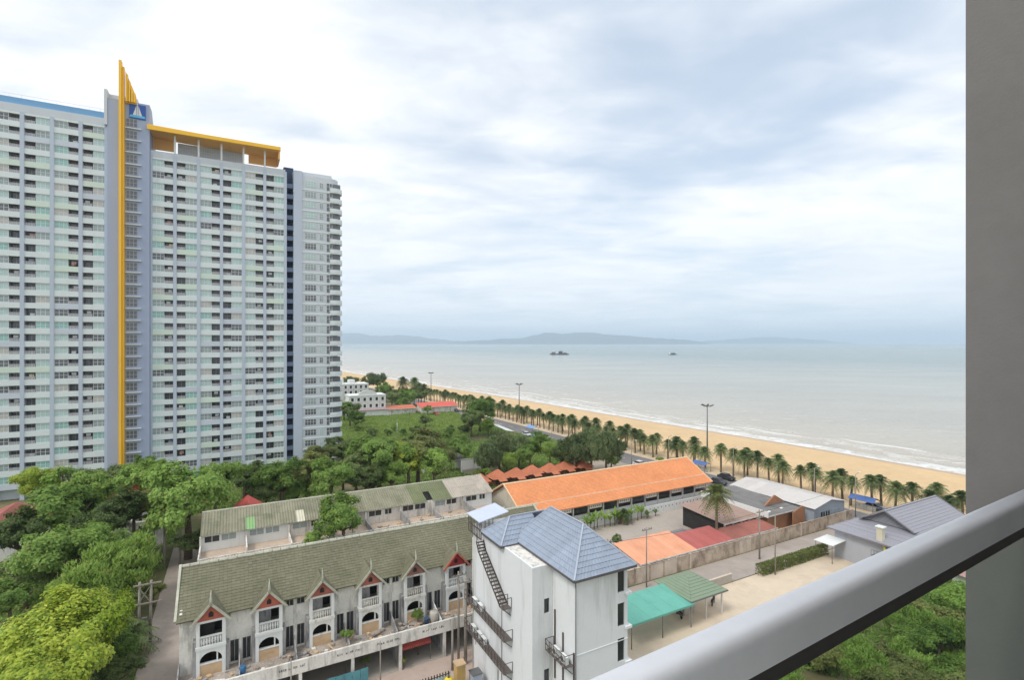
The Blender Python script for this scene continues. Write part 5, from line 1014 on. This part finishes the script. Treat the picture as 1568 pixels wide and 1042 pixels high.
# --- single trees of the left-hand wood and round the terraces
ptree('yellow', 62, 990, 82, 8.0, 'large sunlit yellow-green tree in the bottom left corner', 0)
ptree('yellow', 128, 972, 58, 7.5, 'yellow-green tree crown adjoining the bottom left corner tree on its right', 1, sq=1.15)
ptree('yellow', 40, 1050, 80, 6.0, 'yellow-green crown at the very bottom left corner', 1)
ptree('green', 15, 918, 34, 6.0, 'small light green tree at the left edge above the yellow-green one', 2)
ptree('bright', 165, 872, 62, 7.0, 'bright feathery bamboo-like tree left of the alley pole', 0)
ptree('bright', 205, 845, 34, 7.0, 'small feathery tree behind the bamboo-like tree', 1)
ptree('bright', 110, 905, 36, 5.0, 'low feathery clump in front of the bamboo-like tree', 1)
ptree('green', 92, 852, 58, 7.5, 'dense dark-centred green tree left of the bamboo-like tree', 0)
ptree('green', 88, 790, 62, 9.5, 'broad green tree in the middle of the left-hand wood', 1)
ptree('dark', 30, 820, 44, 8.5, 'dark tree with bare grey trunk at the left edge', 0)
ptree('dark', 172, 790, 42, 9.0, 'dull dark tree between the broad green tree and the gate', 1)
ptree('olive', 205, 778, 34, 8.0, 'olive green tree behind the white gate pillars', 0)
ptree('green', 288, 762, 62, 10.0, 'big round green tree at the end of the alley', 2, sq=1.1)
ptree('green', 238, 738, 38, 10.5, 'round green tree left of the big tree at the alley end', 0)
ptree('yellow', 70, 738, 34, 11.0, 'yellowish tree standing before the tower balconies at far left', 0)
ptree('green', 118, 750, 44, 10.0, 'green tree right of the yellowish tree by the tower', 1)
ptree('dark', 155, 742, 34, 10.0, 'dark green tree below the yellow fin of the tower', 0)
ptree('green', 215, 722, 26, 11.0, 'small tree in front of the tower core foot', 2)
ptree('dark', 305, 830, 26, 4.0, 'dark shrub tree at the end of the alley', 1)
ptree('green', 330, 735, 34, 10.0, 'green tree before the green glazed foot of the tower', 0)
ptree('bush', 526, 792, 44, 9.0, 'yellow-green tree growing between the two derelict rows', 0, sq=1.15, name='courtyard_tree')
ptree('green', 478, 828, 18, 8.2, 'small bush-like crown left of the tree between the rows', 1)
ptree('dark', 375, 735, 24, 6.5, 'dark tree just right of the green glazed tower foot', 1)
ptree('dark', 190, 930, 26, 4.0, 'dark leafy shrub beside the alley above the bottom edge', 0)
ptree('green', 168, 985, 34, 4.0, 'dark broad-leaved shrub between yellow-green tree and alley', 1)
ptree('dark', 178, 1030, 28, 2.5, 'low dark shrub at the alley edge near the bottom', 1)
ptree('olive', 235, 905, 18, 2.2, 'vine-covered bush at the foot of the alley pole', 0)
ptree('dark', 40, 880, 40, 4.5, 'shaded undergrowth tree beneath the left-edge trunk', 0)
# --- middle wood behind the corrugated row
mid = [('green', 432, 735, 40, 8), ('olive', 470, 722, 34, 8), ('dark', 408, 752, 26, 6), ('green', 508, 730, 36, 8), ('dark', 545, 715, 34, 8), ('green', 580, 700, 40, 9), ('olive', 640, 690, 40, 9), ('yellow', 625, 705, 34, 8), ('green', 665, 712, 34, 7), ('dark', 560, 735, 26, 6),
       ('green', 600, 728, 28, 6), ('olive', 490, 700, 24, 7), ('green', 455, 752, 24, 5), ('dark', 525, 690, 24, 7), ('olive', 545, 684, 18, 4), ('green', 575, 684, 16, 4), ('dark', 605, 686, 18, 4), ('green', 672, 680, 20, 4.5), ('green', 700, 682, 20, 5), ('green', 640, 660, 8, 2.4), ('dark', 652, 644, 9, 3), ('olive', 690, 700, 20, 4), ('green', 690, 660, 10, 3),
       ('dark', 536, 632, 16, 6), ('green', 545, 640, 15, 5), ('yellow', 545, 690, 18, 5), ('dark', 525, 725, 24, 5), ('green', 712, 690, 16, 5)]
for j, (k, px, py, r, z) in enumerate(sorted(mid, key=lambda q: q[1])): ptree(k, px, py, r, z, '%s tree of the middle wood between tower and bungalows, %s from the left' % ({'green': 'green', 'olive': 'olive', 'dark': 'dark green', 'yellow': 'yellowish'}[k], nth(j)), i=j, group='trees of the middle wood')
rn = random.Random(52); mb_ = sorted((rn.uniform(535, 715), rn.uniform(655, 692), rn.uniform(5, 10), rn.choice(['bush', 'green', 'bright', 'dark', 'olive'])) for _ in range(26))
for j, (px, py, r, k) in enumerate(mb_): ptree(k, px, py, r, 1.6, '%s bush on the near side of the meadow, %s from the left' % ({'bush': 'mixed green', 'green': 'green', 'bright': 'bright green', 'dark': 'dark green', 'olive': 'olive'}[k], nth(j)), i=j, cat='bush', name='bush', group='bushes on the meadow')
# --- trees towards the beach
bt = [('green', 735, 628, 24, 9), ('dark', 722, 645, 18, 6), ('bright', 748, 650, 14, 5), ('casu', 765, 690, 24, 6), ('casu', 742, 700, 22, 6), ('casu', 795, 686, 20, 6), ('green', 812, 694, 20, 5), ('bright', 842, 690, 18, 5), ('green', 828, 672, 13, 5), ('dark', 860, 696, 20, 5), ('casu', 880, 688, 24, 7), ('casu', 905, 682, 26, 7.5), ('casu', 928, 684, 24, 7.5), ('dark', 936, 702, 17, 4), ('bright', 776, 704, 18, 4), ('dark', 950, 668, 9, 3), ('green', 868, 704, 11, 3), ('green', 812, 722, 8, 2), ('green', 740, 725, 10, 2.5), ('dark', 722, 733, 9, 2.5)]
for j, (k, px, py, r, z) in enumerate(sorted(bt, key=lambda q: q[1])): ptree(k, px, py, r, z, '%s behind the bungalows towards the beach, %s from the left' % ({'green': 'green tree', 'dark': 'dark green tree', 'bright': 'bright green tree', 'casu': 'drooping grey-green casuarina'}[k], nth(j)), i=j, group='trees behind the bungalows')
fr_ = [('olive', 540, 585, 11, 5), ('dark', 578, 583, 15, 8), ('green', 590, 598, 15, 7), ('dark', 610, 605, 14, 6), ('green', 628, 607, 14, 6), ('dark', 645, 606, 11, 6), ('olive', 560, 586, 11, 5), ('green', 655, 627, 7, 3), ('olive', 525, 588, 12, 6), ('dark', 600, 612, 12, 5), ('green', 617, 617, 11, 4), ('green', 527, 625, 15, 6)]
for j, (k, px, py, r, z) in enumerate(sorted(fr_, key=lambda q: q[1])): ptree(k, px, py, r, z, 'distant %s tree by the white hotels, %s from the left' % ({'green': 'green', 'olive': 'olive', 'dark': 'dark'}[k], nth(j)), i=j, group='distant trees by the hotels')
# --- scrub below the balcony rail
rn = random.Random(77); sc_l = []
for j in range(34): sc_l.append((rn.uniform(1190, 1500), rn.uniform(915, 1120), rn.uniform(26, 52), rn.uniform(2.0, 4.5), rn.choice(['bush', 'bush', 'green', 'bright', 'olive'])))
for j, (px, py, r, z, k) in enumerate(sorted(sc_l)): 
    if py < 895 + (1480 - px) * .30: continue
    ptree(k, px, py, r, z, '%s bush seen through the railing glass, %s counted from the left' % ({'bush': 'mixed green', 'green': 'green', 'bright': 'bright feathery', 'olive': 'olive'}[k], nth(j)), i=j, cat='bush', name='bush', group='bushes below the railing')
# shrubs beside walls and yards
for j, (k, px, py, r, z) in enumerate([('dark', 945, 828, 9, 1.6), ('dark', 930, 836, 8, 1.4), ('green', 985, 868, 7, 1.2), ('dark', 1175, 795, 9, 1.5), ('olive', 1170, 808, 6, 1.0), ('green', 640, 902 + 40, 9, 4.6), ('green', 530, 972, 8, 4.6), ('bush', 900, 705, 8, 2.0), ('bush', 1010, 705, 7, 2), ('dark', 560, 1012, 7, 1.0), ('olive', 617, 1014, 6, .9)]):
    ptree(k, px, py, r, z, ['dark shrub behind the white block roof', 'dark shrub hugging the white block roof edge', 'green shrub at the end of the lane wall', 'dark shrub over the lane wall by the pole', 'small olive shrub on the lane wall', 'potted bush beside the concrete jar', 'bush growing in a derelict yard', 'rounded bush beside the last bungalow', 'small rounded bush beside the hall ridge', 'weeds under the raised slab', 'weeds by the post under the raised slab'][j], i=j, cat='bush', name='bush')

# hedge along the parking lot
def leaves_box(rn, x0, x1, y0, y1, z0, z1, n, s):
    vs = []; fs = []
    for _ in range(n):
        f = rn.random(); x = rn.uniform(x0, x1); y = rn.uniform(y0, y1); z = rn.uniform(z0, z1)
        if f < .4: z = z1 + rn.uniform(-.1, .12)
        elif f < .7: y = y0 + rn.uniform(-.06, .1)
        elif f < .85: y = y1 + rn.uniform(-.1, .06)
        nn = Vector((rn.uniform(-1, 1), rn.uniform(-1, .6), rn.uniform(-.2, 1))).normalized(); t = nn.orthogonal().normalized(); t = Matrix.Rotation(rn.uniform(0, 6.28), 3, nn) @ t; b = nn.cross(t); q = Vector((x, y, z)); k = s * rn.uniform(.6, 1.3); o = len(vs)
        vs += [q - t * k, q + b * k * .6, q + t * k, q - b * k * .6]; fs.append((o, o + 1, o + 2, o + 3))
    return vs, fs
T = root('hedge', 'clipped green hedge between the lane and the parking lot', 'hedge', grid(69, 50.0)); v_, f_ = leaves_box(random.Random(6), 0, 17, -.6, .5, .1, 1.5, 6000, .13); MB().add(v_, f_).build('foliage', OLIV, T); h_ = MB(); [h_.tube([(k * .5, 0, 0), (k * .5, 0, 1.3)], .03, 5) for k in range(35)]; h_.build('stem', BARK, T)
# rough grass and scrub over the meadow and wood floors, nobody could count it
def scatter(name, label, areas, n, s, m, seed, cat):
    rn = random.Random(seed); vs = []; fs = []
    for (b0, b1, a0, a1, wgt) in areas:
        for _ in range(int(n * wgt)):
            b, a = rn.uniform(b0, b1), rn.uniform(a0, a1); p = grid(b, a); k = noise.noise(p * .09)
            if k < -.25 and name != 'meadow_grass': continue
            h = (.25 + .9 * max(0, k + .2)) * rn.uniform(.4, 1)
            for _ in range(3):
                q = p + Vector((rn.uniform(-.5, .5), rn.uniform(-.5, .5), h * rn.uniform(.2, 1))); t = Vector((rn.uniform(-1, 1), rn.uniform(-1, 1), rn.uniform(.2, 1.2))).normalized(); w_ = t.orthogonal().normalized() * s * .35; o = len(vs)
                vs += [q - t * s, q + w_, q + t * s, q - w_]; fs.append((o, o + 1, o + 2, o + 3))
    return tag(MB().add(vs, fs).build(name, m), label, cat, kind='stuff')
scatter('meadow_grass', 'rough green grass covering the meadow beyond the middle wood', [(26, 96, 176, 250, 1)], 26000, .42, leaf_mat('meadow_leaf', rgb(112, 140, 64), rgb(186, 200, 116), .4), 4, 'grass')
scatter('undergrowth', 'low green undergrowth on the floor of the woods and by the alley', [(-62, -9.6, 40, 148, .55), (-4.6, 60, 102, 148, .3), (60, 100, 122, 170, .25), (45, 110, 14, 37, .35)], 26000, .38, GREEN, 9, 'undergrowth')
T = root('banana_plants', 'clump of banana-like plants along the hall garden wall', 'plants', grid(66, 77.2)); rn = random.Random(15)
for i in range(16):
    x = -9 + i * 1.15 + rn.uniform(-.3, .3); y = rn.uniform(-.6, .3); hgt = rn.uniform(1.6, 3.4) if i < 13 else 1.3; lf = MB()
    for k in range(9):
        an = rn.uniform(0, 6.28); ln = rn.uniform(1.0, 1.9) * hgt / 3; d = Vector((math.cos(an), math.sin(an), 0)); sd_ = Vector((-d.y, d.x, 0)); pts = [Vector((x, y, hgt * .45)) + d * ln * t + Vector((0, 0, hgt * .6 * t * 1.6 - 1.7 * t * t * ln * .6)) for t in (0, .35, .7, 1)]; wd = [.05, .24, .2, .02]
        for q in range(3): lf.quad(pts[q] - sd_ * wd[q], pts[q] + sd_ * wd[q], pts[q + 1] + sd_ * wd[q + 1], pts[q + 1] - sd_ * wd[q + 1])
    lf.build('leaf_fan', BRIGHT if i % 3 else GREEN, T); MB().tube([(x, y, 0), (x, y, hgt * .5)], [.1, .06], 6).build('stem', BARK, T)

# ------------------------------------------------------------------ palms
def frond(mb, rn, az, el, ln, base, lw=.32, sag=1.0, mi=0, n=13):
    d = Vector((math.cos(az), math.sin(az), 0)); pts = []
    for k in range(n + 1): t = k / n; pts.append(base + d * ln * math.cos(el) * t * (1 - .12 * t) + Vector((0, 0, ln * (math.sin(el) * t - sag * .55 * t * t))))
    sdv = Vector((-d.y, d.x, 0))
    for k in range(1, n + 1):
        p = pts[k]; ax = (pts[k] - pts[k - 1]).normalized(); L_ = lw * math.sin(math.pi * (.12 + .85 * k / n)) * 2.2
        for s in (-1, 1):
            tip = p + sdv * s * L_ + ax * L_ * .5 + Vector((0, 0, -L_ * rn.uniform(.25, .7))); w = ax * ln / n * .34; mb.add([p - w, p + w, tip], [(0, 1, 2)], mi)
    for k in range(n): a, b = pts[k], pts[k + 1]; u = Vector((0, 0, .025)); mb.add([a - u, b - u, b + u, a + u], [(0, 1, 2, 3)], mi)
def palm_mesh(seed, nf, ln, lw, upright=.25):
    rn = random.Random(seed); mb = MB()
    for k in range(nf):
        t = k / nf; el = math.radians(78) * (1 - t) ** 1.1 - math.radians(48) * t + rn.uniform(-.12, .12); frond(mb, rn, k * 2.4 + rn.uniform(-.2, .2), el + upright * (1 - t), ln * rn.uniform(.85, 1.1), Vector((0, 0, 0)), lw, 1.0, 1 if (t > .80 and rn.random() < .55) else 0)
    return mb.mesh('crown', [PALML, DRY])
PM = [palm_mesh(s, 52, 3.0, .36) for s in (1, 2, 3, 4)]
def ptrunk(h, r=.2):
    mb = MB(); n = 10; mb.tube([(math.sin(k * .5) * .03, 0, h * k / n) for k in range(n + 1)], [r * (1.25 - .35 * k / n + (.06 if k % 2 else 0)) for k in range(n + 1)], 8); mb.tube([(0, 0, h - .5), (0, 0, h - .1), (0, 0, h + .3)], [r * .9, r * 1.5, r * .8], 8); return mb.mesh('trunk', PALMBARK)
PT = ptrunk(5.0)
def palm(loc, h, s, label, i, rz, group=None, name='date_palm'):
    T = root(name, label, 'palm tree', Vector((loc[0], loc[1], 0)), rz, group); link('trunk', PT, T, (0, 0, 0), 0, (1, 1, h / 5)); T.rotation_euler = (rn.uniform(-.06, .06), rn.uniform(-.06, .06), rz); link('crown', PM[i % 4 if i != 4 or name != 'coconut_palm' else 4], T, (0, 0, h), 0, s); return T
rn = random.Random(31); pr_ = []; y = 88.0
while y < 330:
    if not (283 < y < 287): pr_.append((curve(PALM, y) - 1.2 + rn.uniform(-.8, .8), y + rn.uniform(-.6, .6)))
    y += rn.uniform(2.4, 3.6)
y = 100.0
while y < 300: pr_.append((curve(PALM, y) + 2.6 + rn.uniform(-.9, .9), y)); y += rn.uniform(4.5, 8)
pr_.sort(key=lambda q: -(q[0] / q[1]))
for i, (x, y) in enumerate(pr_): palm((x, y), rn.uniform(4.8, 6.6), rn.uniform(.75, 1.1), 'date palm of the beach road row, %s from the balcony wall' % nth(i), i, rn.uniform(0, 6), 'date palms along the beach road')
PM.append(palm_mesh(9, 40, 3.4, .42, .1)); PM[4].materials[0] = OLIV
palm((at(1097, 838).x, at(1097, 838).y), 9.0, 1.12, 'tall solitary palm with yellowing fronds beside the crimson shed', 4, 1.0, name='coconut_palm')
for j, (px, py, h, s) in enumerate(((617, 622, 14, 1.6), (634, 621, 13.5, 1.6), (650, 621, 10, 1.4), (641, 622, 11, 1.3))): p = at(px, py); palm((p.x, p.y), h, s, 'tall distant fan palm above the trees by the hotels, %s from the left' % nth([0, 1, 3, 2][j]), j, j, 'tall distant palms', 'fan_palm')
for j, (px, py, h, s) in enumerate(((372, 742, 7, 1.1), (395, 735, 7, 1.2), (188, 1010, 2.2, 1.5), (165, 1035, 1.6, 1.3), (955, 802, 1.8, .7))): p = at(px, py + 30 if j < 2 else py); palm((p.x, p.y), h, s, ['dark palm before the green glazed tower foot', 'dark palm right of another at the tower foot', 'low dark palm between yellow-green tree and alley', 'low dark palm at the bottom edge by the alley', 'young palm at the hall garden wall'][j], j, j, None, 'palm')

# ------------------------------------------------------------------ poles, lamps, wires
def upole(p, h, label, arms=2, rz=TH, r=.15, group='utility poles'):
    T = root('utility_pole', label, 'pole', Vector((p.x, p.y, 0)), rz, group); MB().tube([(0, 0, 0), (0, 0, h)], [r, r * .7], 8).build('post', POLE, T)
    for k in range(arms):
        z = h - .35 - k * .9; bx('crossarm', POLE, T, -.9, .9, -.06 - r, -r + .04, z - .06, z + .06)
        for x in (-.8, -.4, .4, .8): MB().tube([(x, -r, z + .06), (x, -r, z + .24)], [.05, .04], 6).build('insulator', DARKMETAL, T)
    return T
upole(at(1163, 857), 8.0, 'concrete utility pole in front of the lane wall by the brown shed'); upole(grid(20.4, 51.1), 5.4, 'short brown pole standing in the street before the slab edge', 0); upole(grid(21.6, 52.3), 9.8, 'utility pole with cross-arm close to the white block stairs', 1); upole(grid(22.05, 51.4), 9.4, 'thick stained pole hugging the corner of the white block', 1, r=.2); upole(grid(13.0, 52.2), 4.6, 'thin grey pole in front of the raised yards', 0, r=.08); upole(grid(4.6, 52.0), 5.4, 'thin pole before the second derelict bay', 0, r=.08); upole(grid(46.6, 57.6), 7.0, 'pole with cross-arm rising behind the white block roof', 2)
upole(at(990, 900), 8.6, 'slim pole at the end of the lane wall beside the white block', 1, r=.1)
T = root('transformer_frame', 'two-post concrete frame with crossbeam at the end of the alley', 'utility frame', at(264, 868), TH)
for x in (-1.0, 1.0): MB().tube([(x, 0, 0), (x, 0, 7.0)], [.2, .16], 8).build('post', POLE, T)
bx('crossbeam', POLE, T, -1.7, 1.9, -.2, .1, 6.7, 6.95); bx('bracket', POLE, T, .9, 2.3, -.15, .05, 3.9, 4.05)
T = root('alley_pole_frame', 'leaning vine-grown double pole with braces beside the alley', 'utility frame', at(222, 986), TH)
for x in (-.6, .5): MB().tube([(x, 0, 0), (x + .1, 0, 7.2)], [.17, .13], 8).build('post', POLE, T)
for z in (4.6, 6.8): bx('crossbeam', POLE, T, -1.1, 1.6, -.2, -.05, z, z + .14)
MB().beam((-.6, -.1, 4.8), (.5, -.1, 6.6), .08, .08).build('brace', POLE, T); MB().beam((.5, -.1, 4.8), (-.6, -.1, 6.6), .08, .08).build('brace', POLE, T); bx('junction_box', METAL, T, -.3, .2, -.4, -.1, 2.4, 3.1)
def wire(name, p, q, sag, label):
    pts = [p.lerp(q, k / 12) - Vector((0, 0, sag * 4 * (k / 12) * (1 - k / 12))) for k in range(13)]; tag(MB().tube(pts, .022, 5).build(name, mat('black_cable', (.03, .03, .03, 1), .6)), label, 'cable', 'overhead cables')
a_ = grid(21.6, 52.2, 9.3); c_ = grid(46.6, 57.4, 6.6); d_ = at(1163, 857); d_.z = 7.6
wire('overhead_cable', c_, d_, .5, 'overhead cable above the lane wall'); wire('overhead_cable', d_, grid(112, 57.2, 7.4), .6, 'overhead cable running from the lane pole towards the beach')
def highmast(p, h, label, heads=6, arm=1.9):
    T = root('high_mast_lamp', label, 'street lamp', Vector((p.x, p.y, 0)), 0, 'high-mast lamps'); MB().tube([(0, 0, 0), (0, 0, h)], [.28, .14], 10).build('mast', METAL, T); rg = MB(); rg.tube([(arm * .55 * math.cos(t), arm * .55 * math.sin(t), h - .3) for t in [2 * math.pi * k / 14 for k in range(15)]], .07, 6); rg.build('ring', METAL, T)
    for k in range(heads): a = 2 * math.pi * k / heads; MB().beam((arm * .5 * math.cos(a), arm * .5 * math.sin(a), h - .2), (arm * math.cos(a), arm * math.sin(a), h + .12), .55, .18).build('lamp_head', DARKMETAL, T)
highmast(at(1083, 702), 16.0, 'tall high-mast lamp rising above the palms over the widest sand'); highmast(at(795, 642), 16.0, 'high-mast lamp in the middle distance above the palm row'); highmast(at(660, 615), 17.0, 'farthest high-mast lamp by the tall palms')
def lamp(p, h, label, two=False):
    T = root('street_lamp', label, 'street lamp', Vector((p.x, p.y, 0)), math.radians(32), 'street lamps'); MB().tube([(0, 0, 0), (0, 0, h)], [.11, .07], 8).build('post', POLE, T)
    for s in ((-1, 1) if two else (1,)): MB().tube([(0, 0, h - .1), (s * .7, 0, h + .15), (s * 1.4, 0, h + .2)], .045, 6).build('arm', POLE, T); bx('lamp_head', FRAME, T, s * 1.3, s * 1.9, -.12, .12, h + .12, h + .25)
lamp(at(1187, 881), 9.6, 'pale lamp post at the hedge end of the parking lot', True)
for j, (px, py, h) in enumerate(((967, 722, 8), (1123, 735, 8), (1247, 775, 8), (1310, 792, 8.5), (845, 690, 8), (1024, 712, 8))): lamp(at(px, py), h, 'slim street lamp on the beach road at the %s' % ['orange hall ridge end', 'foot of the high mast', 'white warehouse', 'blue stall', 'casuarina clump', 'middle of the hall roof'][j])
T = root('goal_post', 'thin white post standing in the meadow', 'post', at(608, 668), 0, None); MB().tube([(0, 0, 0), (0, 0, 5)], .09, 6).build('post', WHITE, T); MB().tube([(0, 0, 5), (0, 0, 5.3)], [.12, .05], 6).build('cap', METAL, T)

# ------------------------------------------------------------------ cars, stalls, ships
def car(p, rz, col, label, s=1.0, pick=False):
    T = root('parked_car' if not pick else 'pickup_truck', label, 'car' if not pick else 'truck', Vector((p.x, p.y, 0)), rz, 'vehicles by the beach road'); pm = mat('car_' + '_'.join(str(int(c * 99)) for c in col[:3]), col, .3, .03, 1.0, spec=.6)
    prof = [(-2.1, .35), (2.1, .35), (2.15, .75), (1.95, .9), (1.0, 1.0), (-1.95, 1.0), (-2.1, .85)]; MB().prism(prof, 'y', -.85, .85).build('body', pm, T)
    cab = [(-1.6 if not pick else -.3, 1.0), (1.0, 1.0), (.45, 1.5), (-1.15 if not pick else -.2, 1.5)]; MB().prism(cab, 'y', -.76, .76).build('window', DARKGLASS, T); MB().prism([(cab[3][0], 1.5), (.45, 1.5), (.35, 1.55), (cab[3][0] + .1, 1.55)], 'y', -.72, .72).build('roof', pm, T)
    for x in (-1.3, 1.35):
        for y in (-.86, .68): o = MB().tube([(x, y, .33), (x, y + .18, .33)], .33, 12).build('wheel', INTERIOR, T)
    for y in (-.7, .5): bx('headlight', FRAME, T, 2.12, 2.16, y, y + .2, .62, .76)
    T.scale = (s, s, s)
along = math.atan2(-.85, .53)
cars = [(1112, 735, (.03, .03, .035, 1), 'black car on the beach road behind the hall corner', 0), (1100, 742, (.05, .05, .06, 1), 'dark car next to the black one', 0), (1362, 790, (.04, .045, .05, 1), 'dark pickup under the palms right of the blue stall', 1), (1340, 782, (.3, .3, .32, 1), 'grey car behind the blue stall', 0), (698, 631, (.04, .04, .05, 1), 'far dark car near the red bar', 0), (822, 671, (.08, .2, .45, 1), 'blue pickup truck beside the long white canopy', 1), (806, 668, (.6, .62, .65, 1), 'silver car beside the blue pickup', 0), (980, 715, (.7, .7, .7, 1), 'white car on the road behind the hall ridge', 0), (1010, 722, (.5, .05, .04, 1), 'red car on the road behind the hall ridge', 0), (668, 636, (.5, .08, .06, 1), 'far red car in front of the red bar', 0), (900, 690, (.6, .6, .6, 1), 'white car behind the casuarinas', 0)]
for (px, py, c, l, pk) in cars: car(at(px, py), along + (0.05 if px % 2 else -.04), c, l, 1.0, bool(pk))
def stall(p, col, label, s=1.0):
    T = root('beach_stall', label, 'stall', Vector((p.x, p.y, 0)), math.radians(122)); m = mat('stall_' + label[:10].replace(' ', '_'), col, .7, .06, .6); MB().slab([(-2.4, -1.6, 2.3), (2.4, -1.6, 2.3), (2.4, 0, 3.0), (-2.4, 0, 3.0)], .06).build('awning', m, T); MB().slab([(-2.4, 0, 3.0), (2.4, 0, 3.0), (2.4, 1.6, 2.3), (-2.4, 1.6, 2.3)], .06).build('awning', m, T)
    for x in (-2.2, 2.2):
        for y in (-1.4, 1.4): MB().tube([(x, y, 0), (x, y, 2.35)], .05, 6).build('leg', METAL, T)
    bx('counter', OLDWHITE, T, -2, 2, -1.2, -.6, 0, 1.0); T.scale = (s, s, s)
stall(at(1323, 782), rgb(84, 112, 168), 'blue awning stall under the palms by the warehouse', 1.0); stall(at(1074, 722), rgb(80, 120, 168), 'blue awning stall behind the end of the hall roof', .9); stall(at(815, 664), rgb(120, 160, 210), 'pale blue awning stall beside the white canopy', 1.0); stall(at(1405, 800), rgb(80, 120, 190), 'blue stall partly hidden by the grey villa roof', .9)
for (lab, b, a, w, d, h, m) in (('tan masonry gate pillar near the bottom edge by the white block', 19.9, 47.9, .9, .9, 2.6, mat('tan_pillar', rgb(192, 160, 104), .85, .1, .8)),):
    T = root('gate_pillar', lab, 'pillar', grid(b, a)); bx('shaft', m, T, -w / 2, w / 2, -d / 2, d / 2, 0, h); bx('cap', BEIGE, T, -w / 2 - .08, w / 2 + .08, -d / 2 - .08, d / 2 + .08, h, h + .14)
T = root('street_fence', 'low wall with brown picket top and pale blue panels at the bottom edge', 'fence', grid(13.2, 48.6)); bx('plinth', mat('pale_blue_panel', rgb(176, 198, 206), .8, .08, .6), T, 0, 6, 0, .15, 0, 1.3); bx('rail', DARKMETAL, T, 0, 6, .04, .1, 1.42, 1.48)
for k in range(20): bx('picket', DARKMETAL, T, .05 + k * .3, .15 + k * .3, .03, .12, 1.3, 1.7)
T = root('yellow_tank', 'small yellow tank beside the tan pillar', 'tank', grid(18.6, 47.6)); MB().tube([(0, 0, 0), (0, 0, .15), (0, 0, 1.5), (0, 0, 1.75), (0, 0, 1.8)], [.4, .5, .5, .3, .05], 14).build('body', mat('tank_yellow', rgb(226, 204, 60), .5), T); MB().tube([(0, 0, 1.8), (0, 0, 1.95)], .12, 8).build('lid', DARKMETAL, T)
T = root('water_cooler_unit', 'pale blue-grey machine box at the foot of the white block', 'machine', grid(21.4, 47.3)); bx('case', mat('machine_pale', rgb(176, 186, 202), .6), T, -.5, .5, -.5, .5, 0, 1.6); bx('lid', METAL, T, -.55, .55, -.55, .55, 1.6, 1.7)
T = root('motor_scooter', 'dark motor scooter parked by the green tiled gate shelter', 'scooter', at(1092, 926), TH + .5)
for x in (-.62, .62): MB().tube([(x, -.05, .25), (x, .05, .25)], .25, 12).build('wheel', INTERIOR, T)
MB().prism([(-.8, .45), (-.2, .35), (.35, .35), (.55, .6), (.45, .95), (.38, .95), (.3, .5), (-.1, .5), (-.2, .75), (-.85, .72)], 'y', -.14, .14).build('body', mat('scooter_grey', rgb(86, 88, 94), .4), T); MB().box(-.8, -.1, -.13, .13, .74, .82).build('seat', INTERIOR, T); MB().tube([(.42, -.32, 1.02), (.42, .32, 1.02)], .03, 6).build('handlebar', METAL, T)
T = root('motor_scooter', 'dark motor scooter parked under the edge of the turquoise canopy', 'scooter', at(1040, 945), TH + 1.2); [copy_tree(c, T) for c in list(bpy.data.objects['motor_scooter'].children)]
HULL = mat('dark_hull', rgb(66, 64, 70), .7, .1, .1); DECK = mat('ship_deck', rgb(120, 108, 98), .8, .1, .2)
def ship(p, L_, rz, label, big):
    T = root('barge' if big else 'fishing_boat', label, 'ship', Vector((p.x, p.y, -.42)), rz); w = L_ * .13; MB().prism([(-L_ / 2, -w), (L_ * .38, -w), (L_ / 2, 0), (L_ * .38, w), (-L_ / 2, w)], 'z', -.3, L_ * .06).build('hull', HULL, T); k = L_ / 70
    bx('deckhouse', FRAME if not big else DECK, T, -L_ * .42, -L_ * .25, -w * .7, w * .7, L_ * .06, L_ * .06 + 7 * k); bx('bridge', FRAME, T, -L_ * .40, -L_ * .29, -w * .6, w * .6, L_ * .06 + 7 * k, L_ * .06 + 10 * k)
    if big:
        bx('cargo', HULL, T, -L_ * .05, L_ * .14, -w * .6, w * .6, L_ * .06, L_ * .06 + 8 * k); bx('cargo', DECK, T, L_ * .2, L_ * .36, -w * .5, w * .5, L_ * .06, L_ * .06 + 4 * k); MB().tube([(L_ * .02, 0, L_ * .06), (L_ * .02, 0, L_ * .06 + 15 * k)], .6 * k, 6).build('mast', HULL, T); MB().beam((L_ * .02, 0, 12 * k), (L_ * .22, 0, 17 * k), .8 * k, .8 * k).build('boom', HULL, T)
    else: bx('cargo', HULL, T, -L_ * .2, L_ * .3, -w * .8, w * .8, L_ * .06, L_ * .06 + 9 * k); MB().tube([(L_ * .1, 0, L_ * .06), (L_ * .1, 0, 22 * k)], .6 * k, 6).build('mast', HULL, T)
ship(at(857, 543.5), 54, .12, 'long dark cargo barge lying offshore below the island', True); ship(at(1030, 543.5), 26, -.3, 'small dark boat offshore right of the long barge', False)

# ------------------------------------------------------------------ sea haze
hz = MB().box(-31000, 31000, -900, 33000, -4.0, 420).build('haze', []); hz.data.materials.clear()
hm = bpy.data.materials.new('sea_haze'); hm.use_nodes = True; nt = hm.node_tree; nt.nodes.remove(nt.nodes['Principled BSDF']); pv = nt.nodes.new('ShaderNodeVolumePrincipled'); pv.inputs['Color'].default_value = (.74, .87, 1.0, 1); pv.inputs['Density'].default_value = 1.25e-4; pv.inputs['Anisotropy'].default_value = 0.2
nt.links.new(pv.outputs[0], nt.nodes['Material Output'].inputs['Volume']); hz.data.materials.append(hm); tag(hz, 'pale even sea haze over the whole bay', 'haze', kind='stuff')
